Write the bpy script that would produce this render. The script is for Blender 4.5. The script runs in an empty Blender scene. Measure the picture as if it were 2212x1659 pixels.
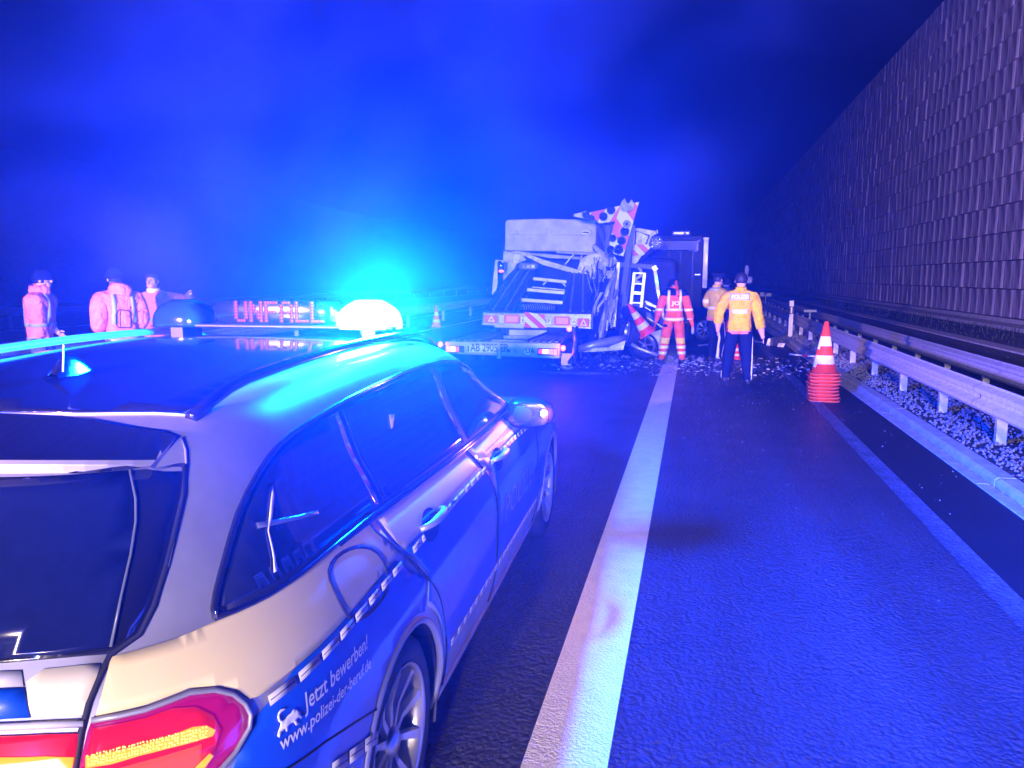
import bpy, math, random
import numpy as np
from mathutils import Vector, Matrix
from mathutils.bvhtree import BVHTree
from mathutils.geometry import delaunay_2d_cdt

random.seed(7)
rng = np.random.default_rng(7)
SC = bpy.context.scene
COL = SC.collection
PI = math.pi
R_ = math.radians

# ------------------------------------------------------------------ camera
FPX, CW, CH, CAMZ = 1660.0, 2212.0, 1659.0, 1.78
_p = math.atan(231.5 / FPX)
_y = math.atan(392.0 / math.hypot(FPX, 231.5))
CF = Vector((-math.sin(_y) * math.cos(_p), math.cos(_y) * math.cos(_p), -math.sin(_p)))
CR = Vector((math.cos(_y), math.sin(_y), 0.0))
CU = CR.cross(CF)
CO = Vector((0.0, 0.0, CAMZ))
cd = bpy.data.cameras.new('camera')
cam = bpy.data.objects.new('camera', cd)
COL.objects.link(cam)
cam.matrix_world = Matrix(((CR.x, CU.x, -CF.x, CO.x), (CR.y, CU.y, -CF.y, CO.y), (CR.z, CU.z, -CF.z, CO.z), (0, 0, 0, 1)))
cd.sensor_width = 36.0
cd.lens = FPX / CW * 36.0
cd.clip_start = 0.05
cd.clip_end = 2000
SC.camera = cam


def ray(u, v):
    return CF + CR * ((u - CW / 2) / FPX) - CU * ((v - CH / 2) / FPX)


def on_y(u, v, Y):
    d = ray(u, v)
    return CO + d * (Y / d.y)


def on_x(u, v, X):
    d = ray(u, v)
    return CO + d * (X / d.x)


def on_z(u, v, Z=0.0):
    d = ray(u, v)
    return CO + d * ((Z - CAMZ) / d.z)


# ------------------------------------------------------------------ night sky, lamps, exposure
world = bpy.data.worlds.new('World')
SC.world = world
world.use_nodes = True
wn = world.node_tree
wn.nodes.clear()
sky = wn.nodes.new('ShaderNodeTexSky')
sky.sky_type = 'NISHITA'
sky.sun_disc = False
sky.sun_elevation = R_(-6.0)
sky.sun_rotation = R_(200)
bg = wn.nodes.new('ShaderNodeBackground')
bg.inputs['Strength'].default_value = 0.0001
wo = wn.nodes.new('ShaderNodeOutputWorld')
wn.links.new(sky.outputs[0], bg.inputs[0])
wn.links.new(bg.outputs[0], wo.inputs[0])

SC.view_settings.view_transform = 'Standard'
SC.view_settings.look = 'None'
SC.view_settings.exposure = 3.0
SC.view_settings.gamma = 1.0
SC.view_settings.use_curve_mapping = False
SC.cycles.max_bounces = 6
SC.cycles.volume_bounces = 0
SC.cycles.transparent_max_bounces = 12
SC.cycles.sample_clamp_indirect = 6.0
SC.cycles.use_denoising = True

BEACON_POS = Vector((-1.29, 3.045, 1.664))
BEACON_W = 3300.0
HEAD_W = 1550.0
BLUE_FILL_W = 1300.0
HAZE = 0.0027
HAZE_G = 0.78
SMOKE = 0.10
WORKERS_FILL_W = 2200.0
WALL_FILL_W = 2700.0


def lamp(name, kind, loc, energy, color, radius=0.05, target=None, angle=60, blend=0.5):
    ld = bpy.data.lights.new(name, kind)
    ld.energy = energy
    ld.color = color
    if kind in ('POINT', 'SPOT'):
        ld.shadow_soft_size = radius
    if kind == 'SPOT':
        ld.spot_size = R_(angle)
        ld.spot_blend = blend
    o = bpy.data.objects.new(name, ld)
    COL.objects.link(o)
    o.location = loc
    if target is not None:
        o.rotation_euler = (Vector(target) - Vector(loc)).to_track_quat('-Z', 'Y').to_euler()
    return o


# the flashing beacon on the police car, and unseen headlamps behind the camera, inferred from the warm light
lamp('beacon_light', 'POINT', BEACON_POS, BEACON_W, (0.0003, 0.038, 1.0), 0.13)
for hx in (-0.9, 1.3):
    lamp('headlamp_beam', 'SPOT', (hx, -13.0, 3.0), HEAD_W, (1.0, 0.76, 0.56), 0.12, (6.5, 25, 1.2), 76, 0.7)

# unseen blue fill added from behind for the road and wall
lamp('blue_fill_light', 'POINT', (0.4, -11.5, 3.7), BLUE_FILL_W, (0.002, 0.07, 1.0), 0.15)
# unseen warm fill added from behind left to brighten the left workers
lamp('workers_fill_light', 'SPOT', (-5.2, -5.0, 1.5), WORKERS_FILL_W, (1.0, 0.70, 0.55), 0.08, (-7.1, 9.4, 1.2), 20, 0.9)

lamp('wall_fill_light', 'SPOT', (-5.2, -5.0, 2.7), WALL_FILL_W, (0.88, 0.48, 1.0), 0.06, (10.75, 30.0, 3.5), 30, 0.5)  # unseen violet fill added to brighten the tall wall

# ------------------------------------------------------------------ helpers


def mat(name, col, rough=0.6, metal=0.0, coat=0.0, spec=0.5, var=0.0, vscale=5.0, bump=0.0, bscale=40.0, col2=None, rvar=0.0, emit=None, estr=0.0, detail=4.0, bdist=0.01, stretch=None):
    m = bpy.data.materials.new(name)
    m.use_nodes = True
    nt = m.node_tree
    b = nt.nodes['Principled BSDF']
    b.inputs['Base Color'].default_value = (*col, 1)
    b.inputs['Roughness'].default_value = rough
    b.inputs['Metallic'].default_value = metal
    b.inputs['Coat Weight'].default_value = coat
    b.inputs['Coat Roughness'].default_value = 0.04
    b.inputs['Specular IOR Level'].default_value = spec
    if emit is not None:
        b.inputs['Emission Color'].default_value = (*emit, 1)
        b.inputs['Emission Strength'].default_value = estr
    tc = None
    if var or col2 or bump or rvar:
        tc = nt.nodes.new('ShaderNodeTexCoord')
        src = tc.outputs['Object']
        if stretch:
            mp = nt.nodes.new('ShaderNodeMapping')
            mp.inputs['Scale'].default_value = stretch
            nt.links.new(src, mp.inputs[0])
            src = mp.outputs[0]
    if var or col2 or rvar:
        n = nt.nodes.new('ShaderNodeTexNoise')
        n.inputs['Scale'].default_value = vscale
        n.inputs['Detail'].default_value = detail
        n.inputs['Roughness'].default_value = 0.65
        nt.links.new(src, n.inputs['Vector'])
        mx = nt.nodes.new('ShaderNodeMix')
        mx.data_type = 'RGBA'
        c2 = col2 if col2 else tuple(c * (1 - var) for c in col)
        c1 = col if col2 else tuple(min(1, c * (1 + var)) for c in col)
        mx.inputs[6].default_value = (*c1, 1)
        mx.inputs[7].default_value = (*c2, 1)
        cr = nt.nodes.new('ShaderNodeMapRange')
        cr.inputs[1].default_value = 0.35
        cr.inputs[2].default_value = 0.65
        nt.links.new(n.outputs['Fac'], cr.inputs[0])
        nt.links.new(cr.outputs[0], mx.inputs[0])
        nt.links.new(mx.outputs[2], b.inputs['Base Color'])
        if rvar:
            r2 = nt.nodes.new('ShaderNodeMapRange')
            r2.inputs[1].default_value = 0.3
            r2.inputs[2].default_value = 0.7
            r2.inputs[3].default_value = max(0.02, rough - rvar)
            r2.inputs[4].default_value = min(1, rough + rvar)
            nt.links.new(n.outputs['Fac'], r2.inputs[0])
            nt.links.new(r2.outputs[0], b.inputs['Roughness'])
    if bump:
        n2 = nt.nodes.new('ShaderNodeTexNoise')
        n2.inputs['Scale'].default_value = bscale
        n2.inputs['Detail'].default_value = 5
        nt.links.new(src, n2.inputs['Vector'])
        bp = nt.nodes.new('ShaderNodeBump')
        bp.inputs['Strength'].default_value = bump
        bp.inputs['Distance'].default_value = bdist
        nt.links.new(n2.outputs['Fac'], bp.inputs['Height'])
        nt.links.new(bp.outputs[0], b.inputs['Normal'])
    return m


def top_of(o):
    while o.parent is not None:
        o = o.parent
    return o


class G:
    """collects geometry, then links it as one mesh object"""

    def __init__(self):
        self.v, self.f, self.mi = [], [], []

    def add(self, vf, M=None, mi=0):
        v, f = vf
        o = len(self.v)
        if M is not None:
            v = [M @ Vector(p) for p in v]
        self.v.extend([tuple(p) for p in v])
        self.f.extend([tuple(i + o for i in q) for q in f])
        self.mi.extend([mi] * len(f))
        return self

    def build(self, name, mats, parent=None, smooth=False, label=None, solid=None, bevel=None, angle=40):
        return mesh(name, (self.v, self.f), mats, parent, smooth, label, solid, bevel, self.mi, angle)


def mesh(name, vf, mats, parent=None, smooth=False, label=None, solid=None, bevel=None, mi=None, angle=40):
    v, f = vf
    off = top_of(parent).location.copy() if parent is not None else Vector((0, 0, 0))
    me = bpy.data.meshes.new(name)
    me.from_pydata([(p[0] - off.x, p[1] - off.y, p[2] - off.z) for p in v], [], f)
    ms = mats if isinstance(mats, (list, tuple)) else [mats]
    for m in ms:
        me.materials.append(m)
    if mi is not None and len(ms) > 1:
        me.polygons.foreach_set('material_index', mi)
    if smooth:
        me.polygons.foreach_set('use_smooth', [True] * len(me.polygons))
    me.update()
    o = bpy.data.objects.new(name, me)
    COL.objects.link(o)
    if parent is not None:
        o.parent = parent
    if label:
        o['label'] = label
    if bevel:
        b = o.modifiers.new('bevel', 'BEVEL')
        b.width = bevel
        b.segments = 2
        b.limit_method = 'ANGLE'
        b.angle_limit = R_(angle)
    if solid:
        s = o.modifiers.new('solid', 'SOLIDIFY')
        s.thickness = solid
        s.offset = 0
    return o


def tag(o, label, cat, group=None):
    o['label'] = label
    o['category'] = cat
    if group:
        o['group'] = group
    return o


def rebase(o, loc=None):
    """moves a single-mesh thing's origin to its base"""
    me = o.data
    n = len(me.vertices)
    a = np.empty(n * 3)
    me.vertices.foreach_get('co', a)
    a = a.reshape(-1, 3)
    if loc is None:
        loc = ((a[:, 0].min() + a[:, 0].max()) / 2, (a[:, 1].min() + a[:, 1].max()) / 2, a[:, 2].min())
    a -= np.array(loc)
    me.vertices.foreach_set('co', a.ravel())
    me.update()
    o.location = loc
    return o


def thing(name, label, cat, loc=(0, 0, 0), group=None):
    o = bpy.data.objects.new(name, None)
    o.empty_display_size = 0.2
    COL.objects.link(o)
    o.location = loc
    tag(o, label, cat, group)
    return o


def dup(root, loc=None, rot=None, label=None, scale=None):
    def cp(o, par):
        c = o.copy()
        COL.objects.link(c)
        c.parent = par
        for ch in list(o.children):
            cp(ch, c)
        return c
    r = cp(root, None)
    if loc is not None:
        r.location = loc
    if rot is not None:
        r.rotation_euler = rot
    if scale is not None:
        r.scale = scale
    if label:
        r['label'] = label
    return r


def struct(o):
    o['kind'] = 'structure'
    return o


def stuff(o):
    o['kind'] = 'stuff'
    return o


def box(x0, x1, y0, y1, z0, z1):
    v = [(x0, y0, z0), (x1, y0, z0), (x1, y1, z0), (x0, y1, z0), (x0, y0, z1), (x1, y0, z1), (x1, y1, z1), (x0, y1, z1)]
    f = [(3, 2, 1, 0), (4, 5, 6, 7), (0, 1, 5, 4), (1, 2, 6, 5), (2, 3, 7, 6), (3, 0, 4, 7)]
    return v, f


def frame(a, b, up=(0, 0, 1)):
    d = (Vector(b) - Vector(a)).normalized()
    u = Vector(up)
    if abs(d.dot(u)) > 0.98:
        u = Vector((1, 0, 0))
    s = d.cross(u).normalized()
    return d, s, s.cross(d)


def beam(a, b, w, h, up=(0, 0, 1)):
    """a box from a to b, w wide, h high"""
    a, b = Vector(a), Vector(b)
    d, s, u = frame(a, b, up)
    v = []
    for p in (a, b):
        for i, j in ((-1, -1), (1, -1), (1, 1), (-1, 1)):
            v.append(p + s * (i * w / 2) + u * (j * h / 2))
    return v, [(3, 2, 1, 0), (4, 5, 6, 7), (0, 1, 5, 4), (1, 2, 6, 5), (2, 3, 7, 6), (3, 0, 4, 7)]


def tube(pts, r, n=10, closed=False, cap=True):
    pts = [Vector(p) for p in pts]
    N = len(pts)
    rs = r if isinstance(r, (list, tuple)) else [r] * N
    v, f = [], []
    pu = None
    for i, p in enumerate(pts):
        if closed:
            d = pts[(i + 1) % N] - pts[i - 1]
        else:
            d = pts[min(i + 1, N - 1)] - pts[max(i - 1, 0)]
        if d.length < 1e-9:
            d = Vector((0, 0, 1))
        d.normalize()
        if pu is None:
            u = Vector((0, 0, 1)) if abs(d.z) < 0.9 else Vector((1, 0, 0))
        else:
            u = pu
        s = d.cross(u).normalized()
        u = s.cross(d)
        pu = u
        for k in range(n):
            a = 2 * PI * k / n
            v.append(p + (s * math.cos(a) + u * math.sin(a)) * rs[i])
    m = N if closed else N - 1
    for i in range(m):
        j = (i + 1) % N
        for k in range(n):
            k2 = (k + 1) % n
            f.append((i * n + k, j * n + k, j * n + k2, i * n + k2))
    if cap and not closed:
        f.append(tuple(range(n))[::1])
        f.append(tuple((N - 1) * n + k for k in range(n))[::-1])
    return v, f


def lathe(prof, n=32, M=None):
    """prof: (r, z) pairs turned about Z"""
    v, f = [], []
    for r, z in prof:
        for k in range(n):
            a = 2 * PI * k / n
            v.append(Vector((r * math.cos(a), r * math.sin(a), z)))
    for i in range(len(prof) - 1):
        for k in range(n):
            k2 = (k + 1) % n
            f.append((i * n + k, i * n + k2, (i + 1) * n + k2, (i + 1) * n + k))
    if M is not None:
        v = [M @ p for p in v]
    return v, f


def prism(poly, ax, ay, az, org, depth):
    """polygon (2D) in the frame ax, ay pushed along az by depth"""
    ax, ay, az, org = Vector(ax), Vector(ay), Vector(az), Vector(org)
    n = len(poly)
    v = [org + ax * p[0] + ay * p[1] for p in poly] + [org + ax * p[0] + ay * p[1] + az * depth for p in poly]
    f = [tuple(range(n))[::-1], tuple(range(n, 2 * n))]
    for i in range(n):
        j = (i + 1) % n
        f.append((i, j, n + j, n + i))
    return v, f


def plate(pts, thick=0.004, nrm=None):
    """a flat polygon given in 3D with thickness"""
    pts = [Vector(p) for p in pts]
    if nrm is None:
        nrm = (pts[1] - pts[0]).cross(pts[2] - pts[0]).normalized()
    nrm = Vector(nrm)
    n = len(pts)
    v = [p - nrm * thick / 2 for p in pts] + [p + nrm * thick / 2 for p in pts]
    f = [tuple(range(n))[::-1], tuple(range(n, 2 * n))]
    for i in range(n):
        j = (i + 1) % n
        f.append((i, j, n + j, n + i))
    return v, f


def sheet(x0, x1, y0, y1, z, nx=1, ny=1, zf=None):
    v, f = [], []
    for j in range(ny + 1):
        for i in range(nx + 1):
            x = x0 + (x1 - x0) * i / nx
            y = y0 + (y1 - y0) * j / ny
            v.append((x, y, zf(x, y) if zf else z))
    for j in range(ny):
        for i in range(nx):
            a = j * (nx + 1) + i
            f.append((a, a + 1, a + nx + 2, a + nx + 1))
    return v, f


def text_mesh(s, size=1.0, bold=0.0, ext=0.0, spacing=1.0):
    """2D text as (verts, faces) with its width; origin at its left foot"""
    cu = bpy.data.curves.new('t', 'FONT')
    cu.body = s
    cu.size = size
    cu.offset = bold
    cu.extrude = ext
    cu.space_character = spacing
    cu.resolution_u = 3
    o = bpy.data.objects.new('t', cu)
    COL.objects.link(o)
    dg = bpy.context.evaluated_depsgraph_get()
    me = bpy.data.meshes.new_from_object(o.evaluated_get(dg))
    v = [tuple(p.co) for p in me.vertices]
    f = [tuple(p.vertices) for p in me.polygons]
    bpy.data.objects.remove(o)
    bpy.data.curves.remove(cu)
    bpy.data.meshes.remove(me)
    xs = [p[0] for p in v] or [0]
    return v, f, min(xs), max(xs)


def text_plate(s, org, ax, ay, height, width=None, lift=0.003, bold=0.0):
    """flat text in space: cap height along ay, optional total width along ax"""
    v, f, a, b = text_mesh(s, 1.0, bold)
    ax, ay, org = Vector(ax).normalized(), Vector(ay).normalized(), Vector(org)
    nz = ax.cross(ay).normalized()
    ys = max(p[1] for p in v)
    k = height / ys
    kx = (width / (b - a)) if width else k
    return [org + ax * ((p[0] - a) * kx) + ay * (p[1] * k) + nz * lift for p in v], f


# ------------------------------------------------------------------ materials
def grain_mat(name, col, rough, **k):
    """asphalt: angular aggregate as relief and as light and dark stones"""
    k.pop('bump', 0), k.pop('bscale', 0), k.pop('bdist', 0)
    m = mat(name, col, rough, **k)
    nt = m.node_tree
    b = nt.nodes['Principled BSDF']
    tc = nt.nodes.new('ShaderNodeTexCoord')
    vo = nt.nodes.new('ShaderNodeTexVoronoi')
    vo.inputs['Scale'].default_value = 42
    vo.inputs['Randomness'].default_value = 1.0
    n = nt.nodes.new('ShaderNodeTexNoise')
    n.inputs['Scale'].default_value = 30
    n.inputs['Detail'].default_value = 6
    n.inputs['Roughness'].default_value = 0.7
    ad = nt.nodes.new('ShaderNodeMath')
    ad.operation = 'MULTIPLY_ADD'
    ad.inputs[1].default_value = -0.6
    bp = nt.nodes.new('ShaderNodeBump')
    bp.inputs['Strength'].default_value = 1.0
    bp.inputs['Distance'].default_value = 0.07
    L_ = nt.links.new
    L_(tc.outputs['Object'], vo.inputs['Vector'])
    L_(tc.outputs['Object'], n.inputs['Vector'])
    L_(vo.outputs['Distance'], ad.inputs[0])
    L_(n.outputs['Fac'], ad.inputs[2])
    L_(ad.outputs[0], bp.inputs['Height'])
    L_(bp.outputs[0], b.inputs['Normal'])
    # lengthwise tyre tracks and wear
    mp = nt.nodes.new('ShaderNodeMapping')
    mp.inputs['Scale'].default_value = (1.9, 0.045, 1.0)
    L_(tc.outputs['Object'], mp.inputs[0])
    ns = nt.nodes.new('ShaderNodeTexNoise')
    ns.inputs['Scale'].default_value = 1.0
    ns.inputs['Detail'].default_value = 3
    L_(mp.outputs[0], ns.inputs['Vector'])
    m2 = nt.nodes.new('ShaderNodeMapRange')
    m2.inputs[1].default_value = 0.36
    m2.inputs[2].default_value = 0.62
    m2.inputs[3].default_value = 0.60
    m2.inputs[4].default_value = 1.55
    L_(ns.outputs['Fac'], m2.inputs[0])
    # stones of different lightness
    src = b.inputs['Base Color'].links[0].from_socket
    hs = nt.nodes.new('ShaderNodeMix')
    hs.data_type = 'RGBA'
    hs.blend_type = 'MULTIPLY'
    hs.inputs[0].default_value = 1.0
    mr = nt.nodes.new('ShaderNodeMapRange')
    mr.inputs[1].default_value = 0.30
    mr.inputs[2].default_value = 0.70
    mr.inputs[3].default_value = 0.25
    mr.inputs[4].default_value = 2.4
    L_(n.outputs['Fac'], mr.inputs[0])
    L_(src, hs.inputs[6])
    mm_ = nt.nodes.new('ShaderNodeMath')
    mm_.operation = 'MULTIPLY'
    L_(mr.outputs[0], mm_.inputs[0])
    L_(m2.outputs[0], mm_.inputs[1])
    L_(mm_.outputs[0], hs.inputs[7])
    L_(hs.outputs[2], b.inputs['Base Color'])
    return m


M = {}
M['asphalt'] = grain_mat('asphalt', (0.017, 0.0185, 0.022), 0.42, var=0.12, vscale=1.3, bump=1.0, bscale=105, rvar=0.04, bdist=0.07)
M['asphalt_smooth'] = mat('asphalt_smooth', (0.012, 0.013, 0.016), 0.6, var=0.2, vscale=2, bump=0.5, bscale=120, bdist=0.006)
M['seam'] = grain_mat('asphalt_seam', (0.07, 0.075, 0.09), 0.55, var=0.3, vscale=6, bump=1.0, bscale=95, bdist=0.012)
M['line'] = mat('road_paint', (0.92, 0.86, 0.58), 0.6, var=0.06, vscale=9, bump=1.0, bscale=80, bdist=0.012)
M['concrete'] = mat('kerb_concrete', (0.55, 0.54, 0.50), 0.8, var=0.18, vscale=7, bump=0.3, bscale=120)
M['wallc'] = mat('wall_concrete', (0.40, 0.35, 0.37), 0.9, var=0.6, vscale=1.1, bump=0.6, bscale=30, stretch=(1, 3, 0.6), bdist=0.03)
M['gravel'] = mat('gravel', (0.20, 0.195, 0.185), 0.85, var=0.4, vscale=30)
M['soil'] = mat('verge_soil', (0.05, 0.048, 0.035), 0.95, var=0.5, vscale=4, bump=1.0, bscale=14, bdist=0.08)
M['grass'] = mat('dry_grass', (0.06, 0.08, 0.03), 0.9, var=0.4, vscale=6)
M['zinc'] = mat('galvanised_steel', (0.52, 0.52, 0.53), 0.55, metal=0.25, var=0.15, vscale=12, rvar=0.1)
M['black'] = mat('black_plastic', (0.012, 0.012, 0.013), 0.45)
M['rubber'] = mat('tyre_rubber', (0.02, 0.02, 0.02), 0.75, bump=0.3, bscale=90)
M['white'] = mat('white_plastic', (0.75, 0.75, 0.73), 0.5)

# ------------------------------------------------------------------ ground and road
g = G().add(sheet(-260, 260, -60, 460, -0.02, 1, 1))
struct(g.build('ground', M['soil']))
g = G().add(sheet(-9.6, 1.72, -40, 300, 0.0))
struct(g.build('road', M['asphalt']))
g = G().add(sheet(-22.5, -11.2, -40, 300, 0.0))
struct(g.build('opposite_road', M['asphalt']))
g = G().add(sheet(1.68, 1.84, -40, 300, 0.004))
struct(g.build('asphalt_seam', M['seam']))
g = G().add(sheet(1.80, 2.44, -40, 300, 0.0)).add(sheet(-11.3, -9.6, -40, 300, 0.0))
struct(g.build('shoulder', M['asphalt_smooth']))
g = G().add(sheet(-0.56, -0.25, -40, 290, 0.005, 1, 1))
struct(g.build('edge_line', M['line']))
g = G().add(sheet(-8.78, -8.58, -40, 290, 0.005))
struct(g.build('left_edge_line', M['line']))
g = G()
for k in range(12):
    y = 22 + k * 18
    if k > 0:
        g.add(sheet(-4.65, -4.5, y, y + 6, 0.005))
struct(g.build('lane_line', M['line']))
g = G().add(sheet(-11.9, -11.7, -40, 290, 0.005)).add(sheet(-21.9, -21.7, -40, 290, 0.005))
struct(g.build('opposite_line', M['line']))


def bank_z(x, y):
    if x < 3.1:
        return 0.06
    if x < 5.0:
        return 0.06 - (x - 3.1) / 1.9 * 0.24
    if x < 7.2:
        return -0.18 + 0.05 * math.sin(x * 3)
    return -0.18 + (x - 7.2) / 3.5 * 0.42 + 0.06 * math.sin(x * 2.3)


g = G().add(sheet(2.76, 12.0, -20, 200, 0, 60, 44, bank_z))
struct(g.build('verge', M['soil'], smooth=True))
# hill behind the opposite carriageway
def hill_z(x, y):
    return max(-0.05, (-24.5 - x) * 0.34) + 0.5 * math.sin(y * 0.07) * min(1, max(0, (-25 - x) / 8))
g = G().add(sheet(-70, -23.5, -30, 300, 0, 14, 30, hill_z))
struct(g.build('embankment', M['soil'], smooth=True))

# slotted gutter and kerb: each kerb unit is a part
kr = thing('slotted_kerb', 'pale concrete kerb with a slotted gutter along the right edge of the road', 'kerb', (2.6, 8, 0))
UL = 3.62
gut, kerb = None, None
y0 = -12.0 + (7.2 + 0.0) % UL - 0.0
first = None
for k in range(22):
    ya = -7.28 + k * UL
    prof = [(2.575, 0.0), (2.575, 0.052), (2.605, 0.075), (2.745, 0.075), (2.755, 0.05), (2.755, -0.05), (2.575, -0.05)]
    if first is None:
        first = mesh('kerb_unit', prism([(p[0], p[1]) for p in prof], (1, 0, 0), (0, 0, 1), (0, 1, 0), (0, -7.28, 0), UL - 0.02), M['concrete'], kr, bevel=0.006)
    else:
        c = first.copy()
        COL.objects.link(c)
        c.parent = kr
        c.location = (0, k * UL, 0)
    gg = mesh('gutter_slab', box(2.435, 2.545, ya + 0.01, ya + UL - 0.01, -0.04, 0.012), M['concrete'], kr, bevel=0.004) if gut is None else gut.copy()
    if gut is None:
        gut = gg
    else:
        COL.objects.link(gg)
        gg.parent = kr
        gg.location = (0, k * UL, 0)
# dark slots of the gutter: little bridges across a dark channel
gs = G()
gs.add(box(2.545, 2.576, -7.3, 72, -0.05, -0.03))
stuff(gs.build('slot_channel', M['black'], kr))
gs = G()
for k in range(300):
    ya = -2 + k * 0.2
    gs.add(box(2.543, 2.577, ya, ya + 0.085, -0.05, -0.004))
stuff(gs.build('slot_bridge', M['concrete'], kr))

# gravel strip behind the kerb
def rock(r):
    v = []
    for p in ((1, 0, 0), (-1, 0, 0), (0, 1, 0), (0, -1, 0), (0, 0, 1), (0, 0, -1)):
        q = Vector(p) * r * random.uniform(0.6, 1.2)
        v.append(q)
    return v, [(0, 2, 4), (2, 1, 4), (1, 3, 4), (3, 0, 4), (2, 0, 5), (1, 2, 5), (3, 1, 5), (0, 3, 5)]


gs = G()
for k in range(24000):
    y = 3.5 + 32 * (k / 24000) ** 1.5
    x = random.uniform(2.77, 5.6)
    if 3.1 < x < 5.6 and random.random() < 0.25:
        continue
    r = random.uniform(0.008, 0.023) * (1 + y / 30)
    rm = Matrix.Translation((x, y, bank_z(x, y) + r * 0.3)) @ Matrix.Rotation(random.uniform(0, 6.28), 4, 'Z') @ Matrix.Rotation(random.uniform(0, 6.28), 4, 'X')
    gs.add(rock(r), rm)
o = gs.build('gravel_strip', M['gravel'])
stuff(o)
tag(o, 'pale loose gravel strip under the guard rails beside the kerb', 'gravel')
# grass tufts in the dark strips before the wall
gs = G()
for k in range(7000):
    x = random.uniform(4.4, 10.3)
    y = random.uniform(9, 60)
    if random.random() > 0.35 + 0.65 * (math.sin(x * 5 + y * 0.6) > 0):
        continue
    z = bank_z(x, y) - 0.02
    a = random.uniform(0, 6.28)
    h = random.uniform(0.06, 0.22)
    w = 0.012 + y * 0.0004
    dx, dy = math.cos(a) * w, math.sin(a) * w
    lx, ly = random.uniform(-.08, .08), random.uniform(-.08, .08)
    gs.add(([(x - dx, y - dy, z), (x + dx, y + dy, z), (x + lx, y + ly, z + h)], [(0, 1, 2)]))
o = gs.build('verge_grass', M['grass'])
stuff(o)
tag(o, 'rough grass tufts on the dark verge below the tall wall', 'grass')
g = G().add(box(7.5, 8.0, -10, 120, -0.2, 0.02)).add(box(9.7, 10.55, -10, 120, 0.02, 0.22))
o = g.build('drainage_channel', M['concrete'], bevel=0.02)
tag(rebase(o), 'low concrete strips running along the foot of the tall wall', 'drain')

# ------------------------------------------------------------------ tall wall of concrete blocks
WX, WZ0, WROW, NROW = 10.75, 0.36, 0.995, 14
wall = thing('block_wall', 'tall lavender-lit wall of ribbed concrete blocks on the right side', 'wall', (WX, 40, 0.3))
BW = 0.84
protos = []
for k in range(4):
    nv = 5
    v, f = [], []
    cols = [0, 0.10, 0.13, 0.55, 0.86, 1.0]
    dep = [0.00, -0.018 - 0.005 * k, -0.022, -0.013, -0.008, 0.0]
    for zz in (0.022, 0.5, WROW - 0.022):
        for c, d in zip(cols, dep):
            jit = random.uniform(-0.008, 0.008)
            v.append((WX + d + jit, c * (BW - 0.012) + 0.006, WZ0 + zz))
    n = len(cols)
    for j in range(2):
        for i in range(n - 1):
            a = j * n + i
            f.append((a, a + 1, a + n + 1, a + n))
    # sides, top and bottom back to the wall core
    b0 = len(v)
    for zz in (0.012, WROW - 0.012):
        v.append((WX + 0.15, 0.006, WZ0 + zz))
        v.append((WX + 0.15, BW - 0.006, WZ0 + zz))
    f += [(0, n, 2 * n, b0 + 2, b0), (n - 1, b0 + 1, b0 + 3, 3 * n - 1, 2 * n - 1),
          tuple([b0] + list(range(n))[::1] + [b0 + 1]), tuple([b0 + 3] + list(range(2 * n, 3 * n))[::-1] + [b0 + 2])]
    protos.append((v, f))
pm = []
for k, (v, f) in enumerate(protos):
    me = bpy.data.meshes.new('concrete_block')
    me.from_pydata([(p[0] - WX, p[1], p[2] - 0.3) for p in v], [], f)
    me.materials.append(M['wallc'])
    pm.append(me)
nb = 0
rest = G()
offs = [random.uniform(0, BW) for _ in range(NROW)]
cells = []
for r in range(NROW):
    for c in range(205):
        y = 18 + offs[r] + c * BW
        cells.append((y, r, c))
cells.sort()
for y, r, c in cells:
    k = random.randrange(4)
    dx = random.uniform(-0.02, 0.02)
    dz = random.uniform(-0.006, 0.006)
    if y > 23.5 and nb < 296:
        o = bpy.data.objects.new('concrete_block', pm[k])
        COL.objects.link(o)
        o.parent = wall
        o.location = (dx, y - 40, r * WROW + dz)
        nb += 1
    else:
        rest.add(protos[k], Matrix.Translation((dx, y, r * WROW + dz)))
stuff(rest.build('far_concrete_block', M['wallc'], wall))
mesh('wall_core', box(WX + 0.1, WX + 0.7, 17, 192, 0.0, WZ0 + NROW * WROW), M['black'], wall)
mesh('wall_footing', box(WX - 0.16, WX + 0.1, 17, 192, 0.0, WZ0 - 0.01), M['concrete'], wall)


# ------------------------------------------------------------------ guard rails
def w_beam(x, side, ztop, y0, y1, joint):
    h = 0.31
    pr = [(0.0, 0), (0.03, 0.012), (0.08, 0.03), (0.0, 0), (0, 0)]
    prof = [(0.0, ztop), (-0.012, ztop - 0.02), (-0.08, ztop - 0.055), (-0.08, ztop - 0.10), (-0.005, ztop - 0.135), (-0.005, ztop - 0.175), (-0.08, ztop - 0.21), (-0.08, ztop - 0.255), (-0.012, ztop - 0.29), (0.0, ztop - 0.31)]
    v, f = [], []
    for yy in (y0, y1):
        for p in prof:
            v.append((x + side * p[0], yy, p[1]))
    n = len(prof)
    for i in range(n - 1):
        f.append((i, i + 1, n + i + 1, n + i))
    return v, f


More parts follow.
